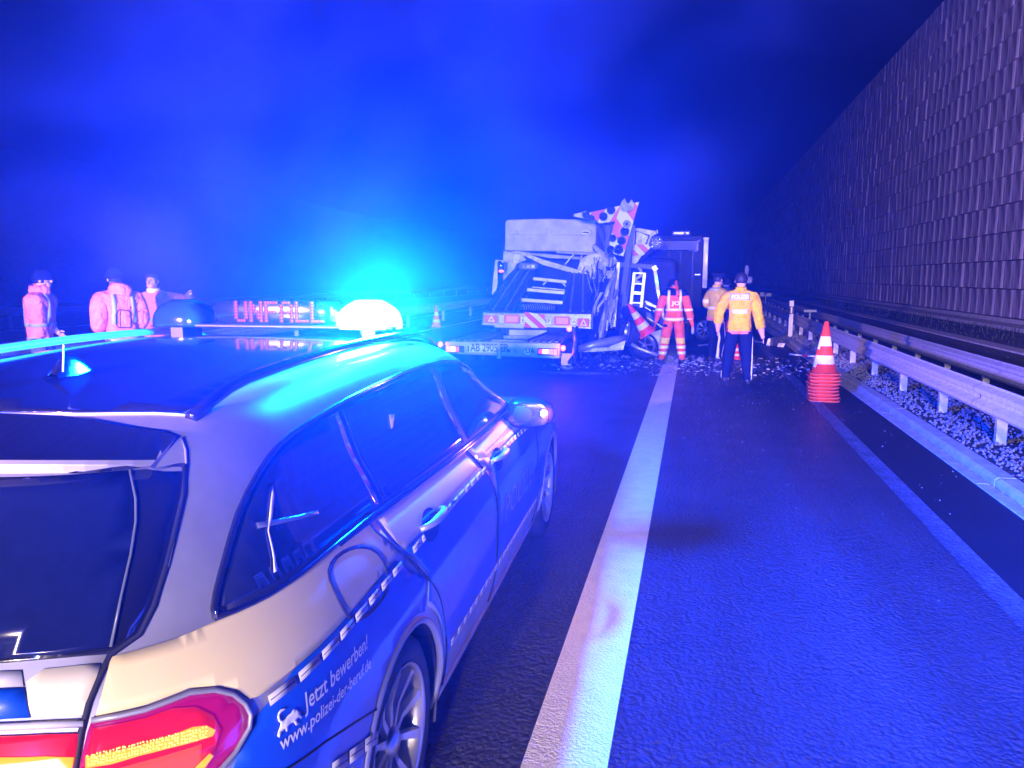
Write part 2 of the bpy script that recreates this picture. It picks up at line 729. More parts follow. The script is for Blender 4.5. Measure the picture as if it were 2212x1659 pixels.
def guard_rail(x, side, ztop, ya, yb, zg, px, label, seg=4.0, post=2.0, post0=0.0, far=60):
    t = thing('guard_rail', label, 'guard rail', (x, (ya + yb) / 2 * 0 + 12, zg))
    y = ya
    while y < yb:
        L = seg if y < far else 20
        y2 = min(y + L, yb)
        mesh('rail_beam', w_beam(x, side, ztop, y, y2 + 0.03, True), M['zinc'], t, solid=0.004)
        y = y2
    y = ya + post0
    n = 0
    rest = G()
    while y < yb:
        g = G().add(box(px - 0.05, px + 0.05, y - 0.03, y + 0.03, zg - 0.05, ztop - 0.13))
        g.add(box(min(x, px), max(x, px), y - 0.02, y + 0.02, ztop - 0.2, ztop - 0.12))
        if y < far:
            g.build('post', M['zinc'], t)
        else:
            rest.add((g.v, g.f))
        y += post
    if rest.v:
        stuff(rest.build('far_post', M['zinc'], t))
    return t


guard_rail(3.04, 1, 0.67, 1.05, 130, 0.02, 3.17, 'near grey steel guard rail on white posts over gravel behind the kerb', post0=0.05, post=1.93)
guard_rail(4.62, 1, 0.50, 1.05, 130, -0.18, 4.76, 'second steel guard rail standing between the gravel and the tall wall', post0=1.0)
guard_rail(-9.75, -1, 0.75, 6, 200, 0.0, -9.9, 'distant steel guard rail in the median left of the trailer', post=4.0)
guard_rail(-22.9, -1, 0.75, 10, 200, 0.0, -23.0, 'farthest guard rail across the opposite carriageway', post=4.0, far=40)

# ================================================================== POLICE CAR
CYAW = R_(1.8)
CDIR = Vector((-math.sin(CYAW), math.cos(CYAW), 0))
CRT = Vector((math.cos(CYAW), math.sin(CYAW), 0))
CORG = Vector((-1.74, 2.06, 0))


def cw(s, w, z):
    return CORG + CDIR * s + CRT * w + Vector((0, 0, z))


def cl(p):
    q = Vector(p) - CORG
    return Vector((q.dot(CDIR), q.dot(CRT), p[2]))


# rings of the body skin: z rear / z middle / z front, rear end, front end, half width, depth of rear and front rounding
RINGS = [
    (0.20, 0.19, 0.20, -1.10, 3.72, 0.80, 0.70, 0.8),
    (0.29, 0.24, 0.28, -1.20, 3.84, 0.875, 0.72, 0.8),
    (0.45, 0.40, 0.42, -1.235, 3.90, 0.915, 0.74, 0.8),
    (0.62, 0.58, 0.56, -1.24, 3.91, 0.922, 0.75, 0.85),
    (0.80, 0.76, 0.70, -1.19, 3.88, 0.925, 0.75, 0.85),
    (0.94, 0.915, 0.80, -1.13, 3.78, 0.918, 0.76, 0.9),
    (1.02, 1.00, 0.88, -1.09, 3.55, 0.893, 0.76, 1.0),
    (1.09, 1.07, 0.94, -1.04, 2.62, 0.845, 0.74, 0.5),
    (1.16, 1.15, 1.07, -1.00, 2.33, 0.805, 0.70, 0.5),
    (1.26, 1.25, 1.22, -0.94, 2.03, 0.750, 0.66, 0.5),
    (1.355, 1.38, 1.36, -0.88, 1.80, 0.705, 0.62, 0.5),
    (1.41, 1.468, 1.44, -0.80, 1.58, 0.655, 0.58, 0.5),
    (1.44, 1.505, 1.475, -0.70, 1.42, 0.585, 0.54, 0.5),
    (1.46, 1.53, 1.50, -0.52, 1.20, 0.43, 0.5, 0.5),
    (1.48, 1.54, 1.52, -0.30, 1.0, 0.22, 0.45, 0.4),
    (1.49, 1.545, 1.53, -0.10, 0.80, 0.01, 0.3, 0.3),
]


def ring_interp(t):
    """Catmull-Rom between rings"""
    n = len(RINGS)
    i = min(int(t), n - 2)
    x = t - i
    P = [np.array(RINGS[max(0, min(n - 1, i + k))]) for k in (-1, 0, 1, 2)]
    if i == 0:
        P[0] = 2 * P[1] - P[2]
    if i == n - 2:
        P[3] = 2 * P[2] - P[1]
    return 0.5 * (2 * P[1] + (P[2] - P[0]) * x + (2 * P[0] - 5 * P[1] + 4 * P[2] - P[3]) * x * x + (3 * P[1] - P[0] - 3 * P[2] + P[3]) * x ** 3)


def ring_points(R, nr=34, ns=130, nf=20):
    zr, zm, zf, sr, sf, hw, a, b = R
    hw = max(hw, 0.005)
    a = min(a, (sf - sr) * 0.45)
    b = min(b, (sf - sr) * 0.45)
    pts = []
    n = 3.0
    for k in range(nr):
        th = (k / nr) * PI / 2
        pts.append((sr + a - a * math.cos(th) ** (2 / n), hw * math.sin(th) ** (2 / n)))
    for k in range(ns + 1):
        x = k / ns
        pts.append((sr + a + (sf - b - sr - a) * x, hw))
    for k in range(1, nf + 1):
        th = (1 - k / nf) * PI / 2
        pts.append((sf - b + b * max(0, math.cos(th)) ** (2 / n), hw * math.sin(th) ** (2 / n)))
    out = []
    for s, w in pts:
        if s < 0.6:
            f = min(1, max(0, (s - sr) / (0.6 - sr)))
            f = 1 - (1 - f) ** 2
            z = zr + (zm - zr) * f
        else:
            f = min(1, max(0, (s - 0.6) / (sf - 0.6)))
            z = zm + (zf - zm) * f ** 2
        # front fenders pull in towards the nose
        if s > 2.9:
            w *= 1 - 0.05 * ((s - 2.9) / 1.0) ** 2
        out.append((s, w, z))
    return out


SKV, SKF = [], []
NV = (len(RINGS) - 1) * 5
rows = []
for j in range(NV + 1):
    rows.append(ring_points(ring_interp(j / 5.0)))
NU = len(rows[0])
for r in rows:
    SKV += [cw(*p) for p in r]
for j in range(NV):
    for i in range(NU - 1):
        a = j * NU + i
        SKF.append((a, a + 1, a + NU + 1, a + NU))
skin_bvh = BVHTree.FromPolygons([tuple(v) for v in SKV], SKF)


def hitpx(u, v):
    d = ray(u, v).normalized()
    h, n, i, t = skin_bvh.ray_cast(CO, d)
    return cl(h) if h is not None else None

def paint(name, col, metal, rough, coat=1.0, var=0.0):
    return mat(name, col, rough, metal=metal, coat=coat, rvar=0.05, vscale=3, var=var)


M['silver'] = paint('silver_paint', (0.30, 0.30, 0.32), 0.55, 0.52, 0.25, 0.15)
M['blue'] = paint('police_blue_foil', (0.002, 0.065, 0.50), 0.0, 0.5, 0.3)
M['glass'] = mat('tinted_glass', (0.010, 0.012, 0.016), 0.06, spec=0.6)
M['cream'] = mat('reflective_sheet', (0.78, 0.72, 0.45), 0.55)
M['foilwhite'] = mat('white_reflective_foil', (0.42, 0.42, 0.41), 0.45)
M['gap'] = mat('panel_gap', (0.006, 0.006, 0.006), 0.7)
M['chrome'] = mat('chrome_trim', (0.75, 0.75, 0.75), 0.12, metal=1.0)
M['gloss'] = mat('black_gloss', (0.008, 0.008, 0.01), 0.12, spec=0.6, coat=0.5)
M['lens'] = mat('red_lamp_lens', (0.35, 0.008, 0.012), 0.12, coat=1.0, emit=(1.0, 0.01, 0.06), estr=0.075)
M['lens_dark'] = mat('dark_red_lamp_rim', (0.20, 0.005, 0.03), 0.15, coat=1.0, emit=(1.0, 0.0, 0.45), estr=0.035)
M['lamp_glow'] = mat('lit_tail_lamp', (0.6, 0.1, 0.02), 0.3, emit=(1.0, 0.22, 0.004), estr=0.34)
M['lamp_glow2'] = mat('lit_tail_lamp_red', (0.6, 0.03, 0.02), 0.3, emit=(1.0, 0.05, 0.03), estr=0.20)
M['wheel_metal'] = mat('alloy_rim', (0.50, 0.50, 0.52), 0.3, metal=0.8)

car = thing('police_car', 'silver and blue police estate car seen from behind with its blue beacon lit', 'police car', tuple(cw(1.4, 0, 0)))

DIRS = {
    'side': (Vector((1, 0, 0)), Vector((0, 0, 1)), Vector((0, -1, 0))),
    'rear': (Vector((0, 1, 0)), Vector((0, 0, 1)), Vector((1, 0, 0))),
    'corner': (Vector((0.7071, 0.7071, 0)), Vector((0, 0, 1)), Vector((0.7071, -0.7071, 0))),
    'top': (Vector((1, 0, 0)), Vector((0, 1, 0)), Vector((0, 0, -1))),
    'front': (Vector((0, 1, 0)), Vector((0, 0, 1)), Vector((-1, 0, 0))),
}
# skin in car coordinates, both halves, for projecting parts onto
LV = [cl(p) for p in SKV]
nl = len(LV)
LF = list(SKF) + [tuple(nl + i for i in q)[::-1] for q in SKF]
LV = LV + [Vector((p.x, -p.y, p.z)) for p in LV]
lbvh = BVHTree.FromPolygons([tuple(v) for v in LV], LF)


def drop(p2, mode, off=0.0):
    ax, ay, dr = DIRS[mode]
    o = ax * p2[0] + ay * p2[1]
    if mode == 'side':
        o = o + Vector((0, 2, 0))
    elif mode == 'rear':
        o = o + Vector((-4, 0, 0))
    elif mode == 'corner':
        o = o - dr * 4
    elif mode == 'top':
        o = o + Vector((0, 0, 3))
    elif mode == 'front':
        o = o + Vector((7, 0, 0))
    h, n, i, t = lbvh.ray_cast(o, dr)
    if h is None:
        h, n, i, t = lbvh.find_nearest(o + dr * (4 if mode == 'corner' else 1.2 if mode == 'side' else 3))
    if n.dot(dr) > 0:
        n = -n
    return h + n * off, n


def flat(p3, mode):
    ax, ay, dr = DIRS[mode]
    return (p3.dot(ax), p3.dot(ay))


def topoly(pts, mode):
    """pixels ('p', u, v) are cast onto the skin; tuples of two are already in the plane"""
    out = []
    for p in pts:
        if p[0] == 'p':
            h = hitpx(p[1], p[2])
            if h is not None:
                out.append(flat(h, mode))
        elif p[0] == 's':
            out.append(flat(drop((p[1], p[2]), 'side')[0], mode))
        else:
            out.append((p[0], p[1]))
    return out


def densify(poly, step, closed=True):
    out = []
    n = len(poly)
    for i in range(n if closed else n - 1):
        a, b = poly[i], poly[(i + 1) % n]
        k = max(1, int(math.hypot(b[0] - a[0], b[1] - a[1]) / step))
        for j in range(k):
            out.append((a[0] + (b[0] - a[0]) * j / k, a[1] + (b[1] - a[1]) * j / k))
    if not closed:
        out.append(poly[-1])
    return out


def smoothpoly(poly, it=2):
    for _ in range(it):
        out = []
        n = len(poly)
        for i in range(n):
            a, b = poly[i], poly[(i + 1) % n]
            out.append((a[0] * .75 + b[0] * .25, a[1] * .75 + b[1] * .25))
            out.append((a[0] * .25 + b[0] * .75, a[1] * .25 + b[1] * .75))
        poly = out
    return poly


def inside(p, poly):
    x, y = p
    c = False
    n = len(poly)
    j = n - 1
    for i in range(n):
        xi, yi = poly[i]
        xj, yj = poly[j]
        if (yi > y) != (yj > y) and x < (xj - xi) * (y - yi) / (yj - yi + 1e-12) + xi:
            c = not c
        j = i
    return c


def fill2d(poly, step):
    poly = densify(poly, step)
    pts = [Vector(p) for p in poly]
    xs = [p[0] for p in poly]
    ys = [p[1] for p in poly]
    y = min(ys) + step / 2
    while y < max(ys):
        x = min(xs) + step / 2
        while x < max(xs):
            if inside((x, y), poly):
                pts.append(Vector((x, y)))
            x += step
        y += step
    n = len(poly)
    v, e, f, _, _, _ = delaunay_2d_cdt(pts, [(i, (i + 1) % n) for i in range(n)], [list(range(n))], 1, 1e-6)
    return [tuple(p) for p in v], [tuple(q) for q in f]


def patch(pts, mode, off, name, m, parent, mirror=False, step=0.045, smooth=0, thick=0.003, clip=None, label=None):
    poly = topoly(pts, mode)
    if smooth:
        poly = smoothpoly(poly, smooth)
    v2, f = fill2d(poly, step)
    if clip:
        f = [q for q in f if not clip(sum(v2[i][0] for i in q) / len(q), sum(v2[i][1] for i in q) / len(q))]
    V = [drop(p, mode, off)[0] for p in v2]
    res = []
    for sgn in ((1, -1) if mirror else (1,)):
        W = [cw(p.x, p.y * sgn, p.z) for p in V]
        F = f
        if len(F):
            a, b, c = [W[i] for i in F[0][:3]]
            nn = (b - a).cross(c - a)
            lo = drop(v2[F[0][0]], mode)[1]
            lo = CDIR * lo.x + CRT * (lo.y * sgn) + Vector((0, 0, lo.z))
            if nn.dot(lo) < 0:
                F = [q[::-1] for q in F]
        o = mesh(name, (W, F), m, parent[0 if sgn == 1 else 1] if isinstance(parent, (list, tuple)) else parent, smooth=True, label=label)
        s = o.modifiers.new('solid', 'SOLIDIFY')
        s.thickness = thick
        s.offset = -1
        res.append(o)
    return res if mirror else res[0]


def line_on(pts, mode, off, r, name, m, parent, closed=False, mirror=False, n=6, step=0.04, smooth=0):
    poly = topoly(pts, mode)
    if smooth and closed:
        poly = smoothpoly(poly, smooth)
    elif smooth:
        for _ in range(smooth):
            q = [poly[0]]
            for a, b in zip(poly[:-1], poly[1:]):
                q += [(a[0] * .75 + b[0] * .25, a[1] * .75 + b[1] * .25), (a[0] * .25 + b[0] * .75, a[1] * .25 + b[1] * .75)]
            poly = q + [poly[-1]]
    poly = densify(poly, step, closed)
    P3 = [drop(p, mode, off)[0] for p in poly]
    for sgn in ((1, -1) if mirror else (1,)):
        o = mesh(name, tube([cw(p.x, p.y * sgn, p.z) for p in P3], r, n, closed), m, parent, smooth=True)
    return o


# ---- body skin with wheel arches cut out
ARCH = [(0.0, 0.335, 0.375), (3.02, 0.335, 0.375)]
vv = [Vector(p) for p in LV[:nl]]
keep = []
hole = set()
for q in SKF:
    c = sum((vv[i] for i in q), Vector()) / 4
    cut = any(math.hypot(c.x - a[0], c.z - a[1]) < a[2] and c.y > 0.55 for a in ARCH) and c.z < 0.95
    if cut:
        hole.update(q)
    else:
        keep.append(q)
used = set(i for q in keep for i in q)
for i in hole & used:
    p = vv[i]
    a = min(ARCH, key=lambda a: abs(p.x - a[0]))
    d = math.hypot(p.x - a[0], p.z - a[1])
    if d > 1e-4:
        k = a[2] / d
        p.x, p.z = a[0] + (p.x - a[0]) * k, a[1] + (p.z - a[1]) * k
bv = [cw(p.x, p.y, p.z) for p in vv] + [cw(p.x, -p.y, p.z) for p in vv]
bf = [q[::-1] for q in keep] + [tuple(i + nl for i in q) for q in keep]
body = mesh('body', (bv, bf), M['silver'], car, smooth=True)
g = G().add(prism([(-1.1, 0.2), (-.4, 0.2), (-.4, .8), (.4, .8), (.4, .2), (2.62, .2), (2.62, .8), (3.42, .8), (3.42, .2), (3.7, .2), (3.7, .7), (2.5, .85), (-1.0, .85)], CDIR, (0, 0, 1), CRT, cw(0, -0.6, 0), 1.2))
g.build('underbody', M['gap'], car)
# wheels
for si, (s0, z0, rr) in enumerate(ARCH):
    for sgn in (1, -1):
        ang = [PI * (-0.12 + 1.24 * k / 28) for k in range(29)]
        pts = []
        for a in ang:
            s1, z1 = s0 - rr * math.cos(a), z0 + rr * math.sin(a)
            p, n = drop((s1 * 1.0, z1), 'side', -0.002)
            pts.append(cw(p.x, p.y * sgn, p.z))
        mesh('arch_lip', tube(pts, 0.013, 8), M['silver'], car, smooth=True)
        v, f = [], []
        for a in ang:
            for ww in (0.90, 0.56):
                v.append(cw(s0 - (rr - .004) * math.cos(a), ww * sgn, z0 + (rr - .004) * math.sin(a)))
        for k in range(28):
            f.append((2 * k, 2 * k + 1, 2 * k + 3, 2 * k + 2))
        mesh('wheel_well', (v, f), M['black'], car)


def make_wheel(c, ax, out, R=0.335, Wd=0.235, spokes=10, parent=None, twist=0.0):
    """c centre of the outer face, ax axle direction pointing outwards"""
    ax = Vector(ax).normalized()
    q = ax.to_track_quat('Z', 'Y').to_matrix().to_4x4()
    MM = Matrix.Translation(c) @ q
    w = mesh('wheel', lathe([(0.005, -0.05), (0.14, -0.05), (R * .69, -0.09), (R * .69, -Wd), (0.005, -Wd + .03)], 40, MM), M['gap'], parent, smooth=False)
    mesh('tyre', lathe([(R * .70, -0.012), (R * .73, 0.0), (R * .86, 0.006), (R * .95, -0.012), (R, -0.045), (R, -Wd + 0.045), (R * .95, -Wd + .01), (R * .70, -Wd)], 56, MM), M['rubber'], w, smooth=True)
    tr = G()
    for k in range(4):
        zz = -0.06 - k * (Wd - .12) / 3
        tr.add(lathe([(R + .0005, zz - .004), (R + .0012, zz), (R + .0005, zz + .004)], 56, MM))
    tr.build('tread_groove', M['gap'], w)
    mesh('rim', lathe([(R * .70, -0.006), (R * .72, 0.0), (R * .715, 0.004), (R * .685, -0.004), (R * .66, -0.03), (R * .64, -.09)], 56, MM), M['wheel_metal'], w, smooth=True)
    for k in range(spokes):
        a = 2 * PI * k / spokes + twist
        d = Vector((math.cos(a), math.sin(a), 0))
        t = Vector((-math.sin(a), math.cos(a), 0))
        v = []
        for r, hw, z in ((0.045, .016, -0.03), (R * .35, .013, -0.032), (R * .66, .021, -0.008)):
            v += [MM @ (d * r + t * hw + Vector((0, 0, z - .022))), MM @ (d * r + t * hw * .75 + Vector((0, 0, z))), MM @ (d * r - t * hw * .75 + Vector((0, 0, z))), MM @ (d * r - t * hw + Vector((0, 0, z - .022)))]
        f = []
        for j in range(2):
            for i in range(4):
                f.append((j * 4 + i, j * 4 + (i + 1) % 4, j * 4 + 4 + (i + 1) % 4, j * 4 + 4 + i))
        f += [(3, 2, 1, 0), (8, 9, 10, 11)]
        mesh('spoke', (v, f), M['wheel_metal'], w)
    mesh('hub_cap', lathe([(0.004, -0.008), (0.032, -0.012), (0.05, -0.026), (0.055, -0.05)], 24, MM), M['wheel_metal'], w, smooth=True)
    return w


for s0, z0, rr in ARCH:
    for sgn in (1, -1):
        make_wheel(cw(s0, 0.895 * sgn, 0.335), CRT * sgn, 1, parent=car, twist=0.2)

# ---- blue foil and doors
def arch_clip(pad):
    return lambda s, z: any(math.hypot(s - a[0], z - a[1]) < a[2] + pad for a in ARCH)


def arc_pts(a, r, t0, t1, n=14):
    return [(a[0] + r * math.cos(R_(t0 + (t1 - t0) * k / n)), a[1] + r * math.sin(R_(t0 + (t1 - t0) * k / n))) for k in range(n + 1)]


A0, A1 = ARCH
rp = 0.398
ZB, ZT = 0.425, 0.975
zt = lambda s: 0.925 + 0.045 * min(1, max(0, (s + .8) / 1.4)) ** .7 - 0.12 * max(0, (s - 1.6) / 2.0) ** 1.5
# quarter panel piece, from the tail lamp to the rear door gap
quart = [('p', 540, 1560), (-0.66, zt(-.66)), (-0.5, zt(-.5)), (-0.3, zt(-.3)), (-0.06, zt(-.06)), (0.02, .90), (0.19, 0.80)]
quart += [p for p in arc_pts(A0, rp, 66, 180 - 20, 16)]
quart += [(-0.42, 0.55), (-0.62, 0.55), (-0.80, 0.58), ('p', 480, 1700)]
patch(quart, 'side', 0.003, 'side_foil', M['blue'], car, True)
rdoor = [(-0.035, 0.985), (0.92, 0.995), (1.17, 0.91), (1.255, 0.70), (1.25, 0.42), (1.17, 0.295), (0.44, 0.295), (0.41, 0.42)] + arc_pts(A0, rp + .02, 10, 62, 8) + [(0.21, 0.80), (0.06, 0.92)]
fdoor = [(0.99, 1.0), (2.12, 1.005), (2.30, 0.93), (2.40, 0.70), (2.42, 0.45), (2.36, 0.30), (1.20, 0.295), (1.28, 0.42), (1.285, 0.70), (1.20, 0.92)]
rd = patch(rdoor, 'side', 0.003, 'rear_door', M['silver'], car, True)
fd = patch(fdoor, 'side', 0.003, 'front_door', M['silver'], car, True)
rf = [(0.02, zt(.02)), (0.98, zt(.98)), (1.14, 0.92), (1.245, 0.70), (1.243, ZB), (0.42, ZB)] + arc_pts(A0, rp + .035, 14, 62, 8) + [(0.215, 0.81), (0.08, 0.92)]
ff = [(1.20, zt(1.2)), (1.7, zt(1.7)), (2.29, zt(2.29)), (2.39, 0.70), (2.41, ZB), (1.287, ZB), (1.293, 0.70), (1.23, 0.90)]
patch(rf, 'side', 0.006, 'side_foil', M['blue'], rd, True)
patch(ff, 'side', 0.006, 'side_foil', M['blue'], fd, True)
fen = [(2.32, zt(2.32)), (2.7, zt(2.7)), (3.0, .80), (3.4, .72), (3.5, 0.55)] + arc_pts(A1, rp, 12, 164, 16) + [(2.44, 0.46), (2.42, 0.70)]
patch(fen, 'side', 0.003, 'side_foil', M['blue'], car, True)
sill = [(0.42, 0.285), (2.6, 0.285), (2.62, 0.22), (0.40, 0.22)]
patch(sill, 'side', 0.012, 'sill_trim', M['silver'], car, True, thick=0.012)

# door gaps
GAPC = [('p', 795, 1130), ('p', 805, 1148), ('p', 835, 1170), ('p', 870, 1198), (0.10, 0.87), (0.21, 0.79), (0.33, 0.68), (0.40, 0.53), (0.425, 0.40), (0.44, 0.29)]
GAPB = [('p', 1003, 972), ('p', 1030, 1000), ('p', 1055, 1035), (1.24, 0.78), (1.27, 0.65), (1.265, 0.50), (1.24, 0.38), (1.18, 0.29)]
GAPA = [(2.14, 1.01), (2.30, 0.93), (2.41, 0.72), (2.43, 0.46), (2.37, 0.29)]
for gp in (GAPC, GAPB, GAPA):
    line_on(gp, 'side', 0.004, 0.0045, 'panel_gap', M['gap'], car, False, True, smooth=2)
    line_on([(p[0] + .010, p[1]) if p[0] != 'p' else ('p', p[1] + 2.5, p[2] - 1) for p in gp], 'side', 0.003, 0.003, 'door_edge', M['silver'], car, False, True, smooth=2)
FUEL = [('p', 705, 1245), ('p', 716, 1212), ('p', 745, 1190), ('p', 775, 1182), ('p', 806, 1189), ('p', 828, 1218), ('p', 836, 1258), ('p', 830, 1285), ('p', 800, 1322), ('p', 765, 1343), ('p', 745, 1330), ('p', 722, 1288)]
line_on(FUEL, 'side', 0.003, 0.0055, 'fuel_flap_gap', M['gap'], car, True, False, smooth=1)
# upper band with white ticks, lower band with ticks
def tick_row(s0, s1, pitch, Ln, zf, h):
    s = s0
    while s < s1:
        if not (zf(s) > .8 and any(abs(s + Ln / 2 - g_) < 0.05 for g_ in (-0.02, 1.12))):
            patch([(s, zf(s)), (s + Ln, zf(s + Ln)), (s + Ln, zf(s + Ln) - h), (s, zf(s) - h)], 'side', 0.0085, 'reflective_tick', M['foilwhite'], car, False, step=0.06, thick=0.001)
            line_on([(s + .004, zf(s) - h * .5), (s + Ln - .004, zf(s + Ln) - h * .5)], 'side', 0.0088, 0.0012, 'tick_line', M['gap'], car, n=4)
        s += pitch


tick_row(-0.755, 2.2, 0.092, 0.080, lambda s: zt(s) - 0.010, 0.021)
tick_row(0.47, 2.35, 0.092, 0.080, lambda s: 0.452, 0.026)
tick_row(-0.56, -0.36, 0.10, 0.088, lambda s: 0.645 - (s + .56) * .33, 0.036)
M['yellowfoil'] = mat('yellow_reflective_foil', (0.62, 0.52, 0.22), 0.5, coat=0.1)
yq = [('p', 240, 1420), ('p', 300, 1404), ('p', 380, 1380), ('p', 452, 1348), ('s', -0.70, 1.075), ('s', -0.25, 1.078), ('s', -0.06, 1.073), ('s', -0.05, 1.0), ('s', -0.03, 0.966), ('s', -0.3, zt(-.3) + .003), ('s', -0.5, zt(-.5) + .003), ('s', -0.66, zt(-.66) + .003), ('s', -0.77, .927), ('p', 536, 1510), ('p', 508, 1490), ('p', 460, 1482), ('p', 408, 1486), ('p', 312, 1523), ('p', 207, 1546)]
patch(yq, 'corner', 0.004, 'yellow_foil', M['yellowfoil'], car, True, step=0.022)
patch([(0.0, zt(0) + .004), (0.98, zt(.98) + .004), (0.95, 1.0), (0.92, 1.045), (0.3, 1.06), (-0.03, 1.064), (-0.02, 1.0)], 'side', 0.0045, 'yellow_foil', M['yellowfoil'], rd, True)
patch([(1.19, zt(1.19) + .004), (2.2, zt(2.2) + .004), (2.1, 1.03), (1.6, 1.04), (1.02, 1.045), (1.06, 1.0)], 'side', 0.0045, 'yellow_foil', M['yellowfoil'], fd, True)
line_on([('p', 535, 1700), ('p', 625, 1655), ('p', 700, 1602), ('p', 762, 1562), ('p', 822, 1525)], 'side', 0.0035, 0.003, 'bumper_seam', M['gap'], car, False, True)

# ---- windows
DLO = [('p', 452, 1333), ('p', 462, 1262), ('p', 484, 1182), ('p', 516, 1082), ('p', 562, 998), ('p', 607, 946), (-0.16, 1.385), (0.2, 1.41), (0.8, 1.425), (1.3, 1.405), (1.62, 1.33), (1.95, 1.19), (2.2, 1.07), (2.12, 1.045), (1.6, 1.052), (0.92, 1.058), (0.3, 1.07), (-0.25, 1.082), ('p', 475, 1348)]
patch(DLO, 'side', 0.002, 'window_rubber', M['gap'], car, True, smooth=1, step=0.05)
poly = smoothpoly(topoly(DLO, 'side'), 1)


def inset(poly, d):
    n = len(poly)
    ar = sum(poly[i][0] * poly[(i + 1) % n][1] - poly[(i + 1) % n][0] * poly[i][1] for i in range(n))
    sg = 1 if ar > 0 else -1
    out = []
    for i in range(n):
        a, b = poly[i - 1], poly[(i + 1) % n]
        tx, ty = b[0] - a[0], b[1] - a[1]
        L = math.hypot(tx, ty) or 1
        out.append((poly[i][0] - ty / L * d * sg, poly[i][1] + tx / L * d * sg))
    return out


inn = inset(poly, 0.022)


def cut_poly(poly, lo, hi):
    """keeps lo < s < hi (Sutherland-Hodgman with slanted pillars: s is shifted by height)"""
    sk = lambda p: p[0]
    for lim, sg in ((lo, 1), (hi, -1)):
        out = []
        n = len(poly)
        for i in range(n):
            a, b = poly[i], poly[(i + 1) % n]
            da, db = sg * (sk(a) - lim), sg * (sk(b) - lim)
            if da >= 0:
                out.append(a)
            if (da >= 0) != (db >= 0):
                t = da / (da - db)
                out.append((a[0] + (b[0] - a[0]) * t, a[1] + (b[1] - a[1]) * t))
        poly = out
    return poly


qw = patch(cut_poly(inn, -9, 0.02), 'side', 0.006, 'quarter_window', M['glass'], car, True, thick=0.004)
rw = patch(cut_poly(inn, 0.05, 1.0), 'side', 0.006, 'window', M['glass'], rd, True, thick=0.004)
fw = patch(cut_poly(inn, 1.07, 9), 'side', 0.006, 'window', M['glass'], fd, True, thick=0.004)
line_on(inset(poly, 0.006), 'side', 0.006, 0.0065, 'window_frame', M['gloss'], car, True, True)
line_on([(-0.3, 1.078), (0.3, 1.066), (0.92, 1.054), (1.6, 1.048), (2.12, 1.04)], 'side', 0.008, 0.004, 'chrome_strip', M['gloss'], car, False, True)
patch([('p', 583, 1050), ('p', 586, 1075), ('p', 582, 1120), ('p', 575, 1150), ('p', 588, 1210), ('p', 593, 1236), ('p', 585, 1240), ('p', 584, 1212), ('p', 572, 1152), ('p', 576, 1105)], 'side', 0.0105, 'pale_reflection', M['white'], qw[0], step=0.02, thick=0.001)  # reflection in the glass, laid on as a pale patch
M['dimglass'] = mat('dim_grey', (0.10, 0.11, 0.12), 0.3)  # dim grey for the painted reflection bar, glass edge and door lettering
patch([('p', 547, 1133), ('p', 680, 1106), ('p', 683, 1114), ('p', 551, 1145)], 'side', 0.0102, 'reflection_bar', M['dimglass'], qw[0], step=0.03, thick=0.001)  # bar-shaped reflection painted on the pane as a dim strip
patch([('p', 835, 897), ('p', 847, 897), ('p', 843, 925), ('p', 840, 928)], 'side', 0.0105, 'pale_glass_mark', M['foilwhite'], rw[0], step=0.02, thick=0.001)  # small pale patch on the glass

# ---- tailgate
def mirror_poly(pts, mode='rear'):
    p = topoly(pts, mode)
    return p + [(-x, y) for x, y in p[::-1]]


gl_out = mirror_poly([(0.0, 1.395), (0.55, 1.385), (0.62, 1.362), ('p', 395, 1020), ('p', 392, 1060), ('p', 380, 1120), ('p', 358, 1220), ('p', 330, 1305), ('p', 298, 1370), ('p', 265, 1402), ('p', 236, 1414), ('p', 120, 1424), ('p', 0, 1434), (0.0, 1.055)])
tg = patch(mirror_poly([(0.0, 1.40), ('p', 400, 1000), ('p', 394, 1070), ('p', 380, 1130), ('p', 360, 1222), ('p', 330, 1310), ('p', 300, 1374), ('p', 237, 1420), ('p', 195, 1515), ('p', 165, 1640), ('p', 150, 1800), (0.55, 0.62), (0.0, 0.62)]), 'rear', 0.002, 'tailgate', M['silver'], car, step=0.06)
patch(gl_out, 'rear', 0.005, 'rear_window_surround', M['gloss'], tg, step=0.05)
gl_in = mirror_poly([(0.0, 1.36), ('p', 277, 1018), ('p', 292, 1080), ('p', 292, 1130), ('p', 282, 1200), ('p', 262, 1290), ('p', 240, 1400), ('p', 120, 1416), ('p', 0, 1424), (0.0, 1.064)])
M['rearglass'] = mat('dusty_rear_glass', (0.006, 0.009, 0.045), 0.14, spec=0.12, var=0.1, vscale=30, rvar=0.03)
patch(gl_in, 'rear', 0.009, 'rear_window', M['rearglass'], tg, step=0.05)
line_on([('p', 240, 1400), ('p', 262, 1290), ('p', 282, 1200), ('p', 292, 1130), ('p', 292, 1080), ('p', 280, 1020)], 'rear', 0.010, 0.003, 'glass_edge', M['dimglass'], tg)
line_on([('p', 398, 1005), ('p', 394, 1070), ('p', 380, 1130), ('p', 358, 1222), ('p', 331, 1310), ('p', 300, 1372), ('p', 237, 1417), ('p', 215, 1465), ('p', 192, 1520), ('p', 175, 1585), ('p', 160, 1680), ('p', 152, 1780)], 'rear', 0.003, 0.006, 'tailgate_gap', M['gap'], car, False, True)
line_on([('p', 391, 948), ('p', 400, 975), ('p', 401, 1005), ('p', 397, 1070), ('p', 383, 1130), ('p', 361, 1225)], 'rear', 0.004, 0.0028, 'pillar_edge', M['silver'], car, False, True)
